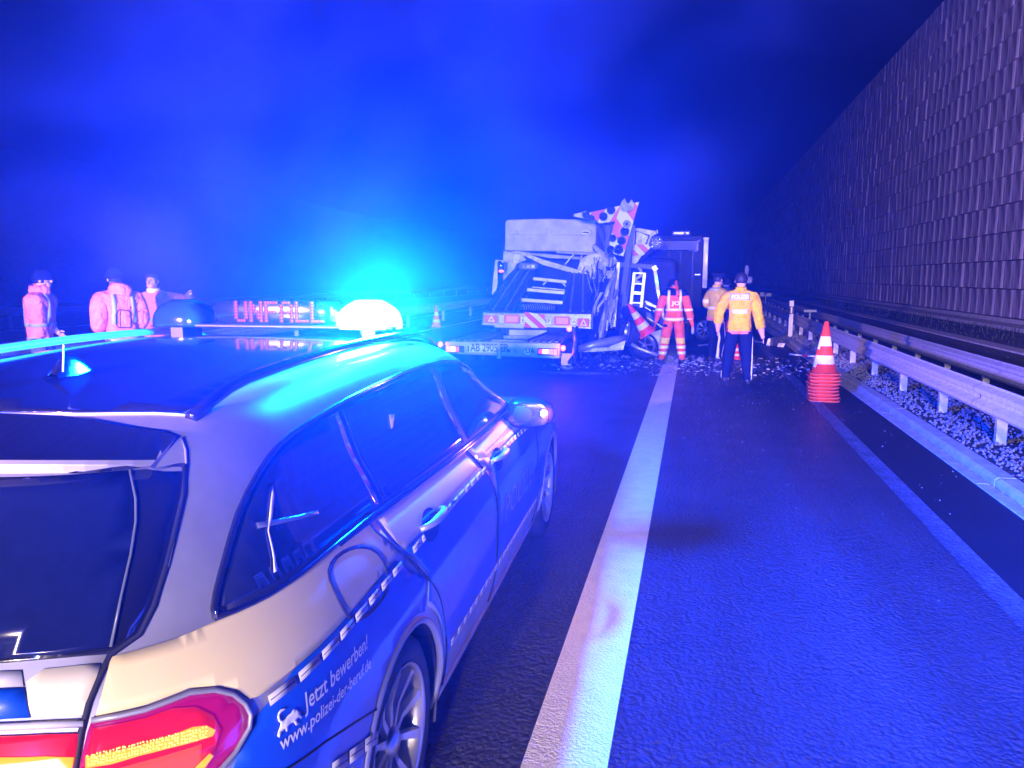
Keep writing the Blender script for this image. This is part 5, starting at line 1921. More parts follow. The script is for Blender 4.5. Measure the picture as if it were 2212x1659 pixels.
# ================================================================== PEOPLE
M['skin'] = mat('skin', (0.62, 0.36, 0.27), 0.55, spec=0.06)
M['hair'] = mat('dark_hair', (0.015, 0.012, 0.01), 0.6)
M['jacket_orange'] = mat('orange_red_jacket', (0.95, 0.14, 0.025), 0.7, spec=0.06, var=0.12, vscale=7, bump=1.0, bscale=8, bdist=0.09)
M['jacket_pink'] = mat('fluorescent_coral_jacket', (0.98, 0.25, 0.13), 0.7, spec=0.06, var=0.12, vscale=6, bump=1.0, bscale=7, bdist=0.12)
M['jacket_yellow'] = mat('ochre_yellow_jacket', (0.85, 0.47, 0.003), 0.9, spec=0.06, var=0.15, vscale=7, bump=1.0, bscale=8, bdist=0.09)
M['vest'] = mat('pale_yellow_vest', (0.60, 0.42, 0.03), 0.6, spec=0.06, var=0.15, vscale=8)
M['navy'] = mat('navy_cloth', (0.008, 0.012, 0.04), 0.8, spec=0.06, bump=0.4, bscale=12, bdist=0.02)
M['greycloth'] = mat('grey_blue_cloth', (0.10, 0.12, 0.18), 0.8, spec=0.06, var=0.2)
M['retro'] = mat('silver_reflective_band', (0.90, 0.88, 0.85), 0.35)
M['retro_dim'] = mat('grey_reflective_band', (0.35, 0.37, 0.42), 0.4)
M['legyellow'] = mat('yellow_trouser_panel', (0.95, 0.62, 0.03), 0.6, spec=0.06)
M['boot'] = mat('dark_boots', (0.05, 0.045, 0.045), 0.6)


def skin_mesh(verts, edges, radii, roots):
    me = bpy.data.meshes.new('tmp')
    me.from_pydata(verts, edges, [])
    o = bpy.data.objects.new('tmp', me)
    COL.objects.link(o)
    m = o.modifiers.new('skin', 'SKIN')
    sv = me.skin_vertices[0].data
    for i, r in enumerate(radii):
        rx, ry = (r if isinstance(r, tuple) else (r, r))
        sv[i].radius = (rx, ry)
        sv[i].use_root = i in roots
    m.use_smooth_shade = True
    m.branch_smoothing = 0.6
    s = o.modifiers.new('sub', 'SUBSURF')
    s.levels = 2
    s.render_levels = 2
    dg = bpy.context.evaluated_depsgraph_get()
    dg.update()
    me2 = bpy.data.meshes.new_from_object(o.evaluated_get(dg))
    v = [p.co.copy() for p in me2.vertices]
    f = [tuple(p.vertices) for p in me2.polygons]
    bpy.data.objects.remove(o)
    bpy.data.meshes.remove(me2)
    return v, f


def bend(a, b, L, d):
    """joint between a and b for two equal limbs of total length L, pushed along d"""
    m = (a + b) / 2
    h = math.sqrt(max(0.0, (L / 2) ** 2 - ((b - a).length / 2) ** 2))
    ax = (b - a).normalized()
    d = (d - ax * d.dot(ax)).normalized()
    return m + d * h


def person(label, loc, face, H=1.80, hands=None, feet=None, lean=0.0, jacket='jacket_orange', trousers='navy', bulk=1.0, group=None, headturn=0.0, headtilt=0.0, hat=None, hairm='hair', elbow_out=0.35, knee=0.0, hood=None, band_m='retro', bands=('waist', 'hem', 'sleeve', 'braces'), leg_bands=None, piping=False, back_text=None, glove=None, leg_gradient=False, collar=True, head_down=0.0):
    """face: heading angle in degrees (0 looks along +Y, 90 looks towards -X)"""
    k = H / 1.80
    t = thing('person', label, 'person', loc, group)
    L = Vector(loc)
    fa = R_(face)
    FW = Vector((-math.sin(fa), math.cos(fa), 0))
    RT = Vector((math.cos(fa), math.sin(fa), 0))
    UP = Vector((0, 0, 1))

    def P(r, f, z):
        return L + RT * (r * k) + FW * (f * k) + UP * (z * k)
    ln = lean
    feet = feet or ((-0.11, 0.0), (0.11, 0.0))
    hands = hands or ((-0.30, 0.06, 0.82), (0.30, 0.06, 0.82))
    pelvis = P(0, 0, 0.97)
    waist = P(0, ln * .3, 1.12)
    chest = P(0, ln * .8, 1.33)
    upch = P(0, ln, 1.45)
    neck = P(0, ln * 1.1 + head_down * .03, 1.53)
    V, E, Rr, part = [], [], [], []

    def add(p, r, par=None, tagp='torso'):
        V.append(p)
        Rr.append(r)
        part.append(tagp)
        if par is not None:
            E.append((par, len(V) - 1))
        return len(V) - 1
    b = bulk
    i0 = add(pelvis, (0.155 * k * b, 0.125 * k * b))
    i1 = add(waist, (0.155 * k * b, 0.125 * k * b), i0)
    i2 = add(chest, (0.175 * k * b, 0.13 * k * b), i1)
    i3 = add(upch, (0.15 * k * b, 0.11 * k * b), i2)
    i4 = add(neck, 0.062 * k, i3, 'head')
    hb = P(0.0, ln * 1.15 + .015 + head_down * .07, 1.60 - head_down * .03)
    hm_ = P(0.0, ln * 1.15 + .035 + head_down * .13, 1.68 - head_down * .06)
    ht = P(0.0, ln * 1.15 + .025 + head_down * .16, 1.755 - head_down * .10)
    i5 = add(hb, 0.066 * k, i4, 'head')
    i6 = add(hm_, 0.092 * k, i5, 'head')
    i7 = add(ht, 0.068 * k, i6, 'head')
    for sgn, hd in ((-1, hands[0]), (1, hands[1])):
        sh = P(0.185 * sgn * (0.5 + .5 * b), ln, 1.44)
        ha = P(*hd)
        el = bend(sh, ha, 0.60 * k, RT * sgn * elbow_out - FW * 0.5 - UP * .2)
        d = (ha - el).normalized()
        a1 = add(sh, 0.078 * k * b, i3, 'arm')
        a2 = add(sh.lerp(el, .5), 0.068 * k * b, a1, 'arm')
        a3 = add(el, 0.058 * k * b, a2, 'arm')
        a4 = add(el.lerp(ha, .6), 0.052 * k * b, a3, 'arm')
        a5 = add(ha, 0.032 * k, a4, 'hand')
        pm_ = ha + d * 0.045 * k
        a6 = add(pm_, 0.033 * k, a5, 'hand')
        pn = (FW - d * FW.dot(d)).normalized()
        sd = d.cross(pn).normalized()
        for q in range(4):
            base = pm_ + pn * (0.024 - 0.016 * q) * k
            fl = (0.07, 0.078, 0.072, 0.058)[q] * k
            in_ = -RT * sgn * .35
            c1 = add(base, 0.010 * k, None, 'hand')
            c2 = add(base + d * fl * .55 + in_ * .012, 0.009 * k, c1, 'hand')
            add(base + d * fl + in_ * .04, 0.008 * k, c2, 'hand')
        c1 = add(ha + pn * .02 * k, 0.012 * k, None, 'hand')
        c2 = add(ha + pn * .05 * k + d * .03 * k, 0.011 * k, c1, 'hand')
        add(ha + pn * .055 * k + d * .065 * k, 0.009 * k, c2, 'hand')
    for sgn, ft in ((-1, feet[0]), (1, feet[1])):
        fz = ft[2] if len(ft) > 2 else 0.0
        hip = P(0.095 * sgn, 0, 0.93)
        an = P(ft[0], ft[1], 0.085 + fz)
        kn = bend(hip, an, 0.86 * k, FW)
        toe = P(ft[0] + .02 * sgn, ft[1] + 0.15, 0.035 + fz * .6)
        l1 = add(hip, 0.108 * k, i0, 'leg')
        l2 = add(hip.lerp(kn, .55), 0.098 * k, l1, 'leg')
        l3 = add(kn, 0.086 * k, l2, 'leg')
        l4 = add(kn.lerp(an, .4), 0.083 * k, l3, 'leg')
        l5 = add(an, 0.066 * k, l4, 'leg')
        l6 = add(toe, 0.036 * k, l5, 'foot')
        for nn in (l5,):
            pass
        hl = add(P(ft[0], ft[1] - 0.05, 0.04 + fz), 0.036 * k, l5, 'foot')
    roots = {i0}
    seen = set()
    for i, (a, c) in enumerate(E):
        seen.add(c)
    roots |= {i for i in range(len(V)) if i not in seen}
    sv, sf = skin_mesh([tuple(p) for p in V], E, Rr, roots)
    # which bone each face belongs to
    segs = [(V[a], V[c], part[c]) for a, c in E]

    def which(p):
        best, bt = 9, 'torso'
        for a, c, tp in segs:
            ab = c - a
            q = a + ab * max(0, min(1, (p - a).dot(ab) / max(1e-9, ab.length_squared)))
            d = (p - q).length - (0.10 if tp == 'torso' else 0.0)
            if d < best:
                best, bt = d, tp
        return bt
    fp = [which(sum((sv[i] for i in q), Vector()) / len(q)) for q in sf]
    mats_ = [M['skin'], M[jacket], M[trousers], M['boot'], M[glove] if glove else M['skin']]
    mi = []
    for q, tp in zip(sf, fp):
        c = sum((sv[i] for i in q), Vector()) / len(q)
        zz = (c.z - L.z) / k
        if tp in ('torso', 'arm'):
            m_ = 1 if zz > 0.90 or tp == 'arm' else 2
        elif tp == 'leg':
            m_ = 2 if zz > 0.10 else 3
        elif tp == 'foot':
            m_ = 3
        elif tp == 'hand':
            m_ = 4
        else:
            m_ = 0 if zz > 1.545 - .02 * head_down else 1
        mi.append(m_)
    bod = mesh('body', (sv, sf), mats_, t, smooth=True, mi=mi)
    # clothing shells: cut slabs out of the body and push them outwards
    import bmesh

    def slab(name, tps, lo, hi, m_, off=0.012, co=None, no=UP, extra=None):
        """part of the figure between two planes along NO"""
        bm = bmesh.new()
        vs = [bm.verts.new(p) for p in sv]
        for q, tp in zip(sf, fp):
            if tp in tps:
                try:
                    bm.faces.new([vs[i] for i in q])
                except ValueError:
                    pass
        no_ = Vector(no).normalized()
        c0 = co if co is not None else L
        for h, s_ in ((lo, False), (hi, True)):
            geo = bm.verts[:] + bm.edges[:] + bm.faces[:]
            bmesh.ops.bisect_plane(bm, geom=geo, plane_co=c0 + no_ * h, plane_no=no_, clear_outer=s_, clear_inner=not s_)
        if extra:
            dead = [fc for fc in bm.faces if not extra(fc.calc_center_median())]
            bmesh.ops.delete(bm, geom=dead, context='FACES')
        loose = [v_ for v_ in bm.verts if not v_.link_faces]
        bmesh.ops.delete(bm, geom=loose, context='VERTS')
        bm.normal_update()
        vv_ = [v_.co + v_.normal * off for v_ in bm.verts]
        idx = {v_: i for i, v_ in enumerate(bm.verts)}
        ff = [tuple(idx[x] for x in fc.verts) for fc in bm.faces]
        bm.free()
        if not ff:
            return None
        return mesh(name, (vv_, ff), m_, t, smooth=True, solid=0.006)
    jk = slab('jacket', ('torso', 'arm', 'head'), 0.86 * k, 1.56 * k, M[jacket], 0.014, extra=lambda c: True)
    tr_ = slab('trousers', ('leg', 'torso'), 0.11 * k, 0.93 * k, M[trousers], 0.010)
    B = M[band_m]
    if 'waist' in bands:
        slab('reflective_band', ('torso',), 1.09 * k, 1.14 * k, B, 0.024)
    if 'hem' in bands:
        slab('reflective_band', ('torso',), 0.90 * k, 0.955 * k, B, 0.026)
    if 'sleeve' in bands:
        slab('reflective_band', ('arm',), 1.09 * k, 1.14 * k, B, 0.024)
        slab('reflective_band', ('arm',), 0.90 * k, 0.94 * k, B, 0.024)
    if 'braces' in bands:
        for s_ in (-1, 1):
            slab('reflective_band', ('torso',), (0.085 if s_ > 0 else -0.135) * k, (0.135 if s_ > 0 else -0.085) * k, B, 0.025, no=RT, extra=lambda c: (c.z - L.z) / k > 1.12 and (c.z - L.z) / k < 1.50)
    if leg_bands:
        for a, c in leg_bands:
            slab('reflective_band', ('leg',), a * k, c * k, B, 0.018)
    if leg_gradient:
        slab('yellow_panel', ('leg',), 0.43 * k, 0.55 * k, M['legyellow'], 0.013)
    if piping:
        for s_ in (-1, 1):
            pass
    if collar:
        mesh('collar', lathe([(0.085 * k, -0.02), (0.088 * k, 0.04), (0.080 * k, 0.055), (0.074 * k, 0.03), (0.075 * k, -0.02)], 20, Matrix.Translation(neck + UP * .0)), M[jacket], t, smooth=True)
    # face
    hf = (FW * math.cos(R_(headturn)) + RT * math.sin(R_(headturn))).normalized()
    hr = hf.cross(UP) * 1.0
    hd_ = (hf - UP * head_down * .6).normalized()
    hu = (UP + hf * head_down * .6).normalized()
    hc = hm_
    mesh('nose', superbox(hc + hd_ * .094 * k - hu * .012 * k, hr, hd_, hu, .012 * k, .020 * k, .022 * k, 2, 10, 8), M['skin'], t, smooth=True)
    mesh('jaw', superbox(hc + hd_ * .035 * k - hu * .065 * k, hr, hd_, hu, .058 * k, .055 * k, .045 * k, 2.2, 14, 10), M['skin'], t, smooth=True)
    mesh('mouth', superbox(hc + hd_ * .088 * k - hu * .052 * k, hr, hd_, hu, .022 * k, .006 * k, .005 * k, 2, 10, 6), mat('lips', (.35, .12, .1), .5), t, smooth=True)
    for s_ in (-1, 1):
        mesh('eye', superbox(hc + hd_ * .083 * k + hr * s_ * .032 * k + hu * .012 * k, hr, hd_, hu, .012 * k, .008 * k, .007 * k, 2, 10, 6), M['hair'], t, smooth=True)
        mesh('eyebrow', superbox(hc + hd_ * .086 * k + hr * s_ * .032 * k + hu * .032 * k, hr, hd_, hu, .017 * k, .006 * k, .004 * k, 2, 10, 6), M['hair'], t, smooth=True)
        mesh('ear', superbox(hc + hr * s_ * .092 * k - hu * .005 * k - hd_ * .005, hd_, hr, hu, .018 * k, .010 * k, .030 * k, 2, 10, 8), M['skin'], t, smooth=True)
    # hair shell: back and top of the head
    def shell(name, m_, r, zlo, back, thick=.01):
        v_, f_ = [], []
        nu, nv = 20, 10
        for j in range(nv + 1):
            ph = PI / 2 - (PI / 2 + zlo) * j / nv
            for i in range(nu):
                th = 2 * PI * i / nu
                x, y, z = math.cos(ph) * math.cos(th), math.cos(ph) * math.sin(th), math.sin(ph)
                lim = 1.0
                if z < back and y > 0.15:
                    y = 0.15 + (y - .15) * .25
                v_.append(hc + hu * .022 * k + hr * x * r * .92 + hd_ * y * r * 1.04 + hu * z * r * 1.05)
        for j in range(nv):
            for i in range(nu):
                i2 = (i + 1) % nu
                f_.append((j * nu + i, j * nu + i2, (j + 1) * nu + i2, (j + 1) * nu + i))
        return mesh(name, (v_, f_), m_, t, smooth=True, solid=thick)
    if hood:
        shell('hood', M[hood], .125 * k, .95, -2, .015)
    else:
        shell('hair', M[hairm], .104 * k, .55, .35)
    if hat == 'cap':
        mesh('cap', lathe([(0.112 * k, 0.0), (0.116 * k, 0.035), (0.150 * k, 0.07), (0.148 * k, 0.085), (0.10 * k, 0.098), (0.002, 0.10)], 24, Matrix.Translation(hc + hu * .05 * k)), M['navy'], t, smooth=True)
        mesh('cap_peak', superbox(hc + hf * .12 * k + hu * .048 * k, hr, hf, hu, .085 * k, .06 * k, .008 * k, 2.2, 18, 6), M['gloss'], t, smooth=True)
        mesh('cap_badge', superbox(hc + hf * .118 * k + hu * .095 * k, hr, hf, hu, .018 * k, .008 * k, .02 * k, 2, 10, 6), M['legyellow'], t, smooth=True)
    if hat == 'beanie':
        shell('beanie', M['navy'], .118 * k, .18, -2, .012)
    return t, P, dict(FW=FW, RT=RT, UP=UP, k=k, slab=slab, neck=neck, upch=upch, hc=hc)


# orange-red worker on the white line, seen from behind, head bowed
lo = on_z(1453, 787)
pw, P_, q_ = person('worker in orange-red hooded suit with white bands standing on the white line', (lo.x, lo.y, 0), 4, 1.80,
                    hands=((-0.36, 0.02, 0.86), (0.38, 0.10, 0.80)), feet=((-0.24, -0.05), (0.19, 0.0)), lean=0.10, bulk=1.16, jacket='jacket_orange', trousers='jacket_orange',
                    hood='navy', leg_bands=((0.33, 0.39), (0.21, 0.27)), leg_gradient=True, head_down=1.6, glove='jacket_orange')
q_['slab']('shoulder_yoke', ('torso', 'arm', 'head'), 1.40, 1.54, M['navy'], 0.020)
mesh('hood_stripe', tube([q_['hc'] + q_['UP'] * .125 + q_['FW'] * .02 + q_['RT'] * .03, q_['hc'] + q_['UP'] * .07 - q_['FW'] * .12 + q_['RT'] * .04, P_(.055, -.05, 1.47), P_(.06, -.13, 1.40)], [.03, .035, .035, .03], 8), M['jacket_orange'], pw, smooth=True)
mesh('back_lettering', text_plate('JO', P_(-.07, -.185, 1.22), q_['RT'], q_['UP'], 0.075, 0.17, 0.0, 0.03), M['retro'], pw)
mesh('glove', superbox(P_(.39, .12, .70), q_['RT'], q_['FW'], q_['UP'], .035, .05, .09, 2.2, 14, 10), M['retro_dim'], pw, smooth=True)
mesh('pocket_flap', superbox(P_(-.17, -.02, .80), q_['RT'], q_['FW'], q_['UP'], .045, .11, .03, 4, 12, 8), M['navy'], pw)

# officer in ochre jacket walking away
lo = on_z(1592, 834)
po, P_, q_ = person('officer in ochre yellow jacket and navy trousers walking away along the shoulder', (lo.x, lo.y, 0), -4, 1.84,
                    hands=((-0.33, 0.0, 0.90), (0.36, 0.08, 0.80)), feet=((-0.20, 0.26), (0.16, -0.10, 0.02)), lean=0.04, bulk=1.22, jacket='jacket_yellow', trousers='navy', bands=())
q_['slab']('reflective_band', ('torso',), 1.20, 1.255, M['retro'], 0.024, extra=lambda c: abs((c - po.location).dot(q_['RT'])) < 0.11 and (c - po.location).dot(q_['FW']) < 0)
q_['slab']('reflective_panel', ('torso', 'head'), 1.41, 1.50, M['retro_dim'], 0.026, extra=lambda c: abs((c - po.location).dot(q_['RT'])) < 0.15 and (c - po.location).dot(q_['FW']) < 0.02)
mesh('back_lettering', text_plate('POLIZEI', P_(-.13, -.165, 1.405), q_['RT'], q_['UP'], 0.06, 0.26, 0.0, 0.02), M['signwhite'], po)
q_['slab']('jacket_hem', ('torso',), 0.87, 0.92, M['jacket_pink'], 0.022)
for sg, xx in ((-1, -.135), (1, .16)):
    q_['slab']('trouser_piping', ('leg',), -.30 if sg < 0 else .20, -.25 if sg < 0 else .24, M['signwhite'], 0.014, no=q_['RT'], extra=lambda c: (c - po.location).dot(q_['FW']) < 0.4)

# officer with cap in pale vest, facing right
lo = on_z(1540, 783)
pc, P_, q_ = person('officer wearing a peaked cap and pale yellow vest left of the ochre jacket officer', (lo.x, lo.y, 0), -50, 1.84,
                    hands=((-0.20, 0.30, 1.12), (0.14, 0.34, 1.16)), feet=((-0.10, 0.02), (0.12, 0.0)), lean=0.03, bulk=1.12, jacket='vest', trousers='navy', bands=('waist',), hat='cap')
q_['slab']('reflective_band', ('torso',), 0.90, 0.95, M['jacket_pink'], 0.024)
q_['slab']('reflective_band', ('arm',), 1.24, 1.31, M['retro'], 0.02)
mesh('collar_roll', lathe([(0.13, 0), (0.15, .03), (0.12, .07), (0.10, .05)], 22, Matrix.Translation(P_(0, .02, 1.46))), M['retro_dim'], pc, smooth=True)
q_['slab']('trouser_piping', ('leg',), .145, .175, M['signwhite'], 0.014, no=q_['RT'])

# worker hidden behind the two officers
lo = on_z(1566, 781)
ph, P_, q_ = person('worker in orange trousers mostly hidden between the two officers', (lo.x, lo.y + .6, 0), 10, 1.76, bulk=1.0, jacket='greycloth', trousers='jacket_orange', hat='beanie', leg_bands=((0.3, 0.36),), bands=('sleeve',), lean=.03)

# three workers beyond the police car on the left
lo = on_y(84, 700, 8.6)
pa, P_, q_ = person('leftmost worker in coral jacket with raised collar, turned to the right', (lo.x, lo.y, 0), -66, 1.86,
                    hands=((-0.10, 0.18, 1.00), (0.05, 0.06, 0.86)), lean=0.05, bulk=1.55, jacket='jacket_pink', trousers='greycloth', band_m='retro_dim', hat='beanie', elbow_out=0.1)
mesh('raised_collar', lathe([(0.12, -0.03), (0.135, .05), (0.11, .12), (0.10, .10), (0.11, -.02)], 22, Matrix.Translation(P_(0, .05, 1.52)) @ Matrix.Rotation(.25, 4, 'X')), M['jacket_pink'], pa, smooth=True)
lo = on_y(264, 700, 8.7)
pb, P_, q_ = person('bearded worker in coral jacket with a square back pocket, looking left', (lo.x, lo.y, 0), 62, 1.88,
                    hands=((-0.20, 0.24, 1.02), (0.16, 0.20, 0.98)), lean=0.07, bulk=1.45, jacket='jacket_pink', trousers='greycloth', band_m='retro_dim', bands=('hem', 'braces'), elbow_out=0.2, hat='beanie')
mesh('beard', superbox(q_['hc'] + q_['FW'] * .055 - q_['UP'] * .075, q_['RT'], q_['FW'], q_['UP'], .058, .048, .035, 2.2, 14, 10), M['hair'], pb, smooth=True)
mesh('raised_collar', lathe([(0.13, -0.04), (0.15, .04), (0.13, .12), (0.115, .10), (0.12, -.03)], 22, Matrix.Translation(P_(0, .0, 1.50)) @ Matrix.Rotation(-.25, 4, 'X')), M['jacket_pink'], pb, smooth=True)
YB = lo.y - 0.34
mesh('pocket_outline', tube([on_y(a, b, YB) for a, b in ((257, 669), (278, 671), (283, 676), (284, 705), (281, 708), (257, 708), (252, 702), (251, 680))], 0.008, 6, True), M['navy'], pb)
mesh('pocket_outline', tube([on_y(a, b, YB) for a, b in ((260, 671), (260, 706))], 0.006, 6), M['navy'], pb)
lo = on_y(338, 700, 10.2)
pp, P_, q_ = person('worker with open coral jacket holding one arm out to the right', (lo.x, lo.y, 0), 190, 1.84,
                    hands=((-0.60, 0.12, 1.50), (0.22, 0.18, 1.05)), lean=0.02, bulk=1.12, jacket='jacket_pink', trousers='greycloth', band_m='retro_dim', bands=('sleeve', 'waist'), elbow_out=0.4)
mesh('white_collar', lathe([(0.085, -0.02), (0.10, .03), (0.09, .05), (0.08, .02)], 20, Matrix.Translation(P_(0, .03, 1.53))), M['retro'], pp, smooth=True)

# ================================================================== SMALL THINGS
# delineator post, marker plate, distant lamp mast
dp = on_y(1710, 660, 23.5)
gp_ = thing('guide_post', 'white delineator post with a black band behind the guard rail', 'guide post', (dp.x, dp.y, 0))
mesh('post', prism([(-.06, -.02), (.06, -.02), (.05, .04), (-.05, .04)], (1, 0, 0), (0, 1, 0), (0, 0, 1), (dp.x, dp.y, 0), 1.10), M['white'], gp_, bevel=.008)
mesh('black_band', prism([(-.066, -.026), (.066, -.026), (.056, .046), (-.056, .046)], (1, 0, 0), (0, 1, 0), (0, 0, 1), (dp.x, dp.y, .72), .22), M['ink'], gp_)
mesh('reflector', box(dp.x - .02, dp.x + .02, dp.y - .034, dp.y - .027, .74, .92), M['signwhite'], gp_)
mp = on_y(1750, 672, 30)
o = G().add(beam((mp.x - .22, mp.y, mp.z), (mp.x + .22, mp.y + .02, mp.z + .01), 0.03, 0.09)).add(box(mp.x - .02, mp.x + .02, mp.y + .02, mp.y + .05, -.1, mp.z)).build('marker_plate', M['white'])
tag(rebase(o), 'narrow white plate standing above the second guard rail', 'marker')
dm = on_y(1612, 620, 34)
ms = thing('signal_mast', 'distant thin mast with small pale lamp heads behind the ochre jacket officer', 'mast', (dm.x, dm.y, 0))
mesh('pole', tube([(dm.x, dm.y, 0), (dm.x, dm.y, 2.2)], 0.04, 8), M['darkmetal'], ms)
for a, b, sx, sz in ((1613, 583, .09, .20), (1612, 597, .08, .10), (1604, 606, .14, .12), (1618, 605, .14, .15), (1609, 613, .05, .2)):
    c = on_y(a, b, 34)
    mesh('lamp_head', superbox(c, (1, 0, 0), (0, 1, 0), (0, 0, 1), sx, .08, sz, 3, 12, 8), M['vanwhite'], ms, smooth=True)
fr = on_y(1655, 636, 48)
o = G().add(box(fr.x - .35, fr.x - .1, fr.y, fr.y + .03, fr.z - .12, fr.z + .12)).add(box(fr.x + .02, fr.x + .3, fr.y, fr.y + .03, fr.z - .12, fr.z + .08)).add(box(fr.x - .05, fr.x + .0, fr.y + .04, fr.y + .08, 0, fr.z)).build('reflector_board', M['white'])
tag(rebase(o), 'tiny pale reflector board far down the right shoulder', 'reflector')
# measuring rod across the kerb
o = G().add(tube([on_z(1706, 765, .09), on_z(1733, 768, .09)], 0.018, 8), mi=0).add(tube([on_z(1733, 768, .09), on_z(1745, 769, .09)], 0.0185, 8), mi=1).add(tube([on_z(1745, 769, .09), on_z(1770, 770, .09)], 0.018, 8), mi=0).build('measuring_rod', [M['white'], M['red']])
tag(rebase(o), 'thin red and white rod lying across the kerb behind the stack of cones', 'rod')
# torn bumper piece near the kerb
bpz = on_z(1678, 748)
bm_ = thing('broken_bumper', 'dark broken bumper piece with pale ends lying near the right kerb', 'wreckage', tuple(bpz))
crump('bumper_shell', [on_y(a, b, bpz.y) for a, b in ((1660, 741), (1668, 729), (1686, 728), (1692, 740), (1688, 747), (1664, 747))], M['darkmetal'], bm_, seed=61, amp=.05, step=.06)
crump('pale_end', [on_y(a, b, bpz.y - .1) for a, b in ((1655, 746), (1659, 732), (1664, 730), (1664, 740), (1663, 747))], M['crumple'], bm_, seed=62, amp=.03, step=.05)
crump('pale_end', [on_y(a, b, bpz.y - .3) for a, b in ((1679, 749), (1682, 741), (1696, 742), (1693, 750))], M['crumple'], bm_, seed=63, amp=.03, step=.05)
for (a, b, c2, d, lb2) in ((1628, 737, 1645, 739, 'short pale bar lying on the asphalt right of the ochre jacket officer'), (1509, 746, 1531, 744, 'thin pale bar lying behind the cap officer among the fragments'), (1732, 735, 1752, 731, 'bent pale strip caught below the near guard rail')):
    o = G().add(beam(on_z(a, b, .04), on_z(c2, d, .05), .05, .04)).build('metal_bar', M['alu'])
    tag(rebase(o), lb2, 'debris')

# spilled powder patch in front of the trailer
po_ = on_z(1235, 806, .004)
pts = smoothpoly([(po_.x + .62 * math.cos(a) * (1 + .3 * math.sin(3 * a)), po_.y + .30 * math.sin(a) * (1 + .3 * math.cos(2 * a))) for a in [k * PI / 8 for k in range(16)]], 2)
M['powder'] = mat('spilled_powder', (0.40, 0.40, 0.40), 0.9, var=0.5, vscale=5)
v2, f2 = fill2d(pts, 0.2)
o = mesh('spilled_powder', ([(p[0], p[1], 0.005) for p in v2], f2), M['powder'])
stuff(o)
tag(o, 'pale powder spilled on the asphalt in front of the trailer', 'powder')

# glass and plastic fragments
def shard(r):
    n = random.choice((3, 4, 5))
    z = r * random.uniform(.1, .5)
    a0 = random.uniform(0, 6)
    vs = [(r * random.uniform(.5, 1) * math.cos(a0 + 6.283 * i / n), r * random.uniform(.5, 1) * math.sin(a0 + 6.283 * i / n), 0) for i in range(n)]
    v_ = vs + [(x * .8, y * .8, z) for x, y, _ in vs]
    return v_, [tuple(range(n, 2 * n))] + [(i, (i + 1) % n, n + (i + 1) % n, n + i) for i in range(n)]


gs = [G(), G(), G()]
for k in range(2600):
    if k < 1900:
        x = random.gauss(-0.7, 1.6)
        y = 14.2 + 3.2 * random.random() ** 0.7 + random.gauss(0, .35)
        if x < -3.0 or x > 2.6 or y < 13.6:
            continue
        r = random.uniform(.006, .032) * (0.6 + random.random() ** 5 * 2.2)
    else:
        x = random.uniform(-0.2, 2.4)
        y = 4 + 14 * random.random() ** .6
        r = random.uniform(.003, .008) * (.6 + y / 12)
    q = random.choices((0, 1, 2), (5, 3, 1))[0]
    gs[q].add(shard(r), Matrix.Translation((x, y, 0.004)) @ Matrix.Rotation(random.uniform(-.3, .3), 4, 'X'))
M['frag'] = mat('pale_fragments', (0.45, 0.45, 0.45), 0.3)
for g_, nm, m_, lb3 in zip(gs, ('glass_fragments', 'metal_fragments', 'dark_fragments'), (M['frag'], M['steel'], M['rubber']), ('white glass crumbs scattered over the asphalt and around the wreck', 'grey metal crumbs scattered under the wreck', 'black rubber crumbs scattered under the wreck')):
    o = g_.build(nm, m_)
    stuff(o)
    tag(o, lb3, 'debris')
# larger pieces, each a thing of its own
spots = [(1262, 758), (1290, 770), (1318, 762), (1345, 772), (1372, 765), (1398, 771), (1418, 766), (1492, 772), (1508, 778), (1300, 752), (1360, 755), (1330, 780)]
sizes = ['flat', 'curled', 'long', 'bent', 'small', 'jagged', 'thin', 'wide', 'folded', 'narrow', 'torn', 'cracked']
places = ['beside the hanging strap', 'in front of the broken axle', 'under the middle of the axle', 'in front of the loose wheel', 'between axle and loose wheel', 'just left of the orange worker', 'at the left boot of the orange worker', 'right of the orange worker', 'near the shoes of the cap officer', 'at the left end of the broken axle', 'below the wheel on the axle', 'nearest to the camera before the wreck']
for k, (a, b) in enumerate(spots):
    c = on_z(a, b, 0.01)
    w, h = random.uniform(.08, .22), random.uniform(.04, .10)
    rt_ = Matrix.Translation(c) @ Matrix.Rotation(random.uniform(0, 3), 4, 'Z') @ Matrix.Rotation(random.uniform(-.3, .5), 4, 'X')
    n = 6
    vv_ = [rt_ @ Vector((w * (i / n - .5) * 2, s_ * h * random.uniform(.6, 1.1), .05 * math.sin(i * 1.3 + k))) for i in range(n + 1) for s_ in (-1, 1)]
    o = mesh('metal_scrap', (vv_, [(2 * i, 2 * i + 1, 2 * i + 3, 2 * i + 2) for i in range(n)]), M[('crumple', 'steel', 'alu')[k % 3]], solid=.006)
    tag(rebase(o, tuple(c)), '%s piece of metal scrap lying %s' % (sizes[k], places[k]), 'debris', 'metal scraps on the asphalt')


# ------------------------------------------------------------------ haze and smoke
hz = G().add(box(-75, 24, -22, 128, -1.2, 15.5)).build('haze', bpy.data.materials.new('haze_air'))
hm = hz.data.materials[0]
hm.use_nodes = True
nt = hm.node_tree
nt.nodes.clear()
out = nt.nodes.new('ShaderNodeOutputMaterial')
pv = nt.nodes.new('ShaderNodeVolumePrincipled')
pv.inputs['Color'].default_value = (0.60, 0.78, 1.0, 1)
pv.inputs['Density'].default_value = HAZE
pv.inputs['Anisotropy'].default_value = HAZE_G
nt.links.new(pv.outputs[0], out.inputs['Volume'])
stuff(hz)
tag(hz, 'blue-lit smoky night haze hanging over the whole motorway', 'haze')

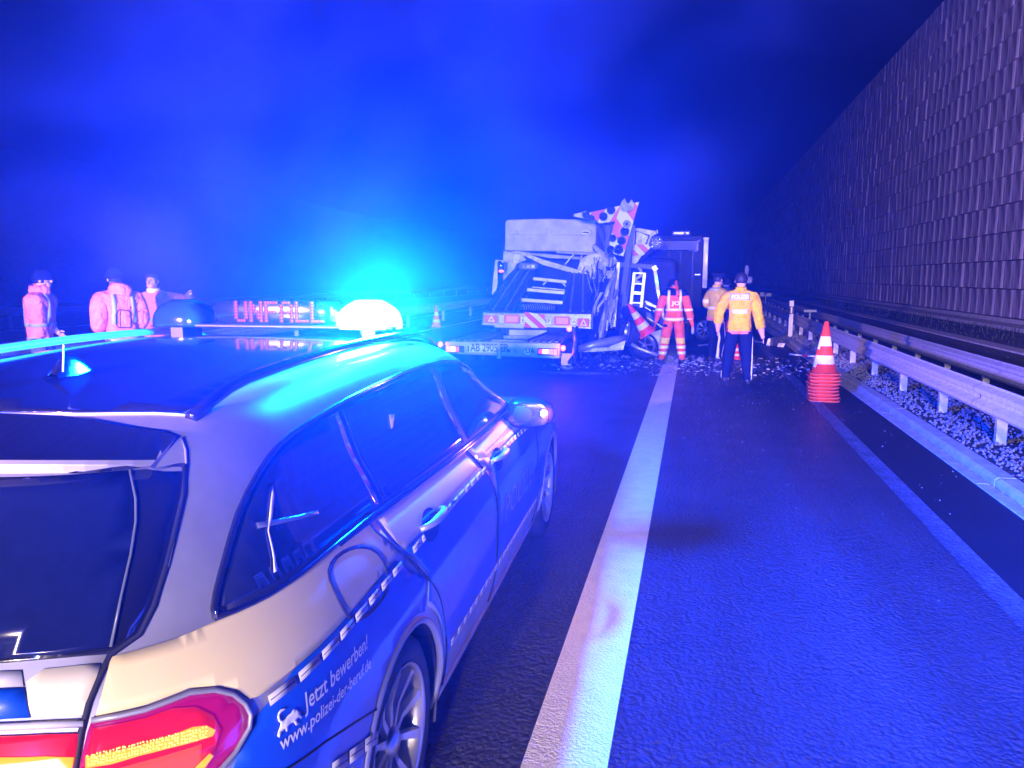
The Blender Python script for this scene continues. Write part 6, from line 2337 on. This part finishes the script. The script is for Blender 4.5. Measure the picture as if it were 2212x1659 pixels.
# drifting smoke, soft at its edges
def plume(px, py, Y, dz, rad, dens, nscale, lo_, hi_, base, aniso, label):
    c0 = on_y(px, py, Y)
    v, f = superbox((0, 0, 0), (1, 0, 0), (0, 1, 0), (0, 0, 1), rad[0], rad[1], rad[2], 2.2, 20, 12)
    o = mesh('smoke', (v, f), bpy.data.materials.new('smoke_plume'))
    o.location = (c0.x, c0.y, c0.z + dz)
    m_ = o.data.materials[0]
    m_.use_nodes = True
    nt = m_.node_tree
    nt.nodes.clear()
    out = nt.nodes.new('ShaderNodeOutputMaterial')
    pv = nt.nodes.new('ShaderNodeVolumePrincipled')
    pv.inputs['Color'].default_value = (0.68, 0.82, 1.0, 1)
    pv.inputs['Anisotropy'].default_value = aniso
    tc = nt.nodes.new('ShaderNodeTexCoord')
    nz = nt.nodes.new('ShaderNodeTexNoise')
    nz.inputs['Scale'].default_value = nscale
    nz.inputs['Detail'].default_value = 3
    nz.inputs['Distortion'].default_value = 0.7
    mr = nt.nodes.new('ShaderNodeMapRange')
    mr.interpolation_type = 'SMOOTHSTEP'
    mr.inputs[1].default_value = lo_
    mr.inputs[2].default_value = hi_
    mr.inputs[3].default_value = dens * base
    mr.inputs[4].default_value = dens
    mp_ = nt.nodes.new('ShaderNodeMapping')
    mp_.inputs['Scale'].default_value = tuple(1 / r for r in rad)
    gr = nt.nodes.new('ShaderNodeTexGradient')
    gr.gradient_type = 'SPHERICAL'
    mu = nt.nodes.new('ShaderNodeMath')
    mu.operation = 'MULTIPLY'
    L_ = nt.links.new
    L_(tc.outputs['Object'], nz.inputs['Vector'])
    L_(tc.outputs['Object'], mp_.inputs[0])
    L_(mp_.outputs[0], gr.inputs[0])
    L_(nz.outputs['Fac'], mr.inputs[0])
    L_(mr.outputs[0], mu.inputs[0])
    L_(gr.outputs['Fac'], mu.inputs[1])
    L_(mu.outputs[0], pv.inputs['Density'])
    L_(pv.outputs[0], out.inputs['Volume'])
    stuff(o)
    tag(o, label, 'smoke')
    return o


plume(560, 330, 4.9, 0.7, (4.6, 2.6, 3.9), SMOKE, 0.75, 0.46, 0.62, 0.03, 0.5, 'wide thin smoke hanging in the blue light above and around the beacon')
plume(450, 500, 7.5, 0.0, (2.8, 1.2, 1.2), 0.24, 1.0, 0.42, 0.60, 0.05, 0.2, 'denser pale smoke puff drifting above the left workers')
bm2 = plume(795, 690, BEACON_POS.y, 0.02, (0.7, 0.6, 0.55), 0.008, 1.5, 0.2, 0.6, 0.5, 0.3, 'thin mist added to make the halo around the lit beacon')  # mist added for the glow it gives around the beacon
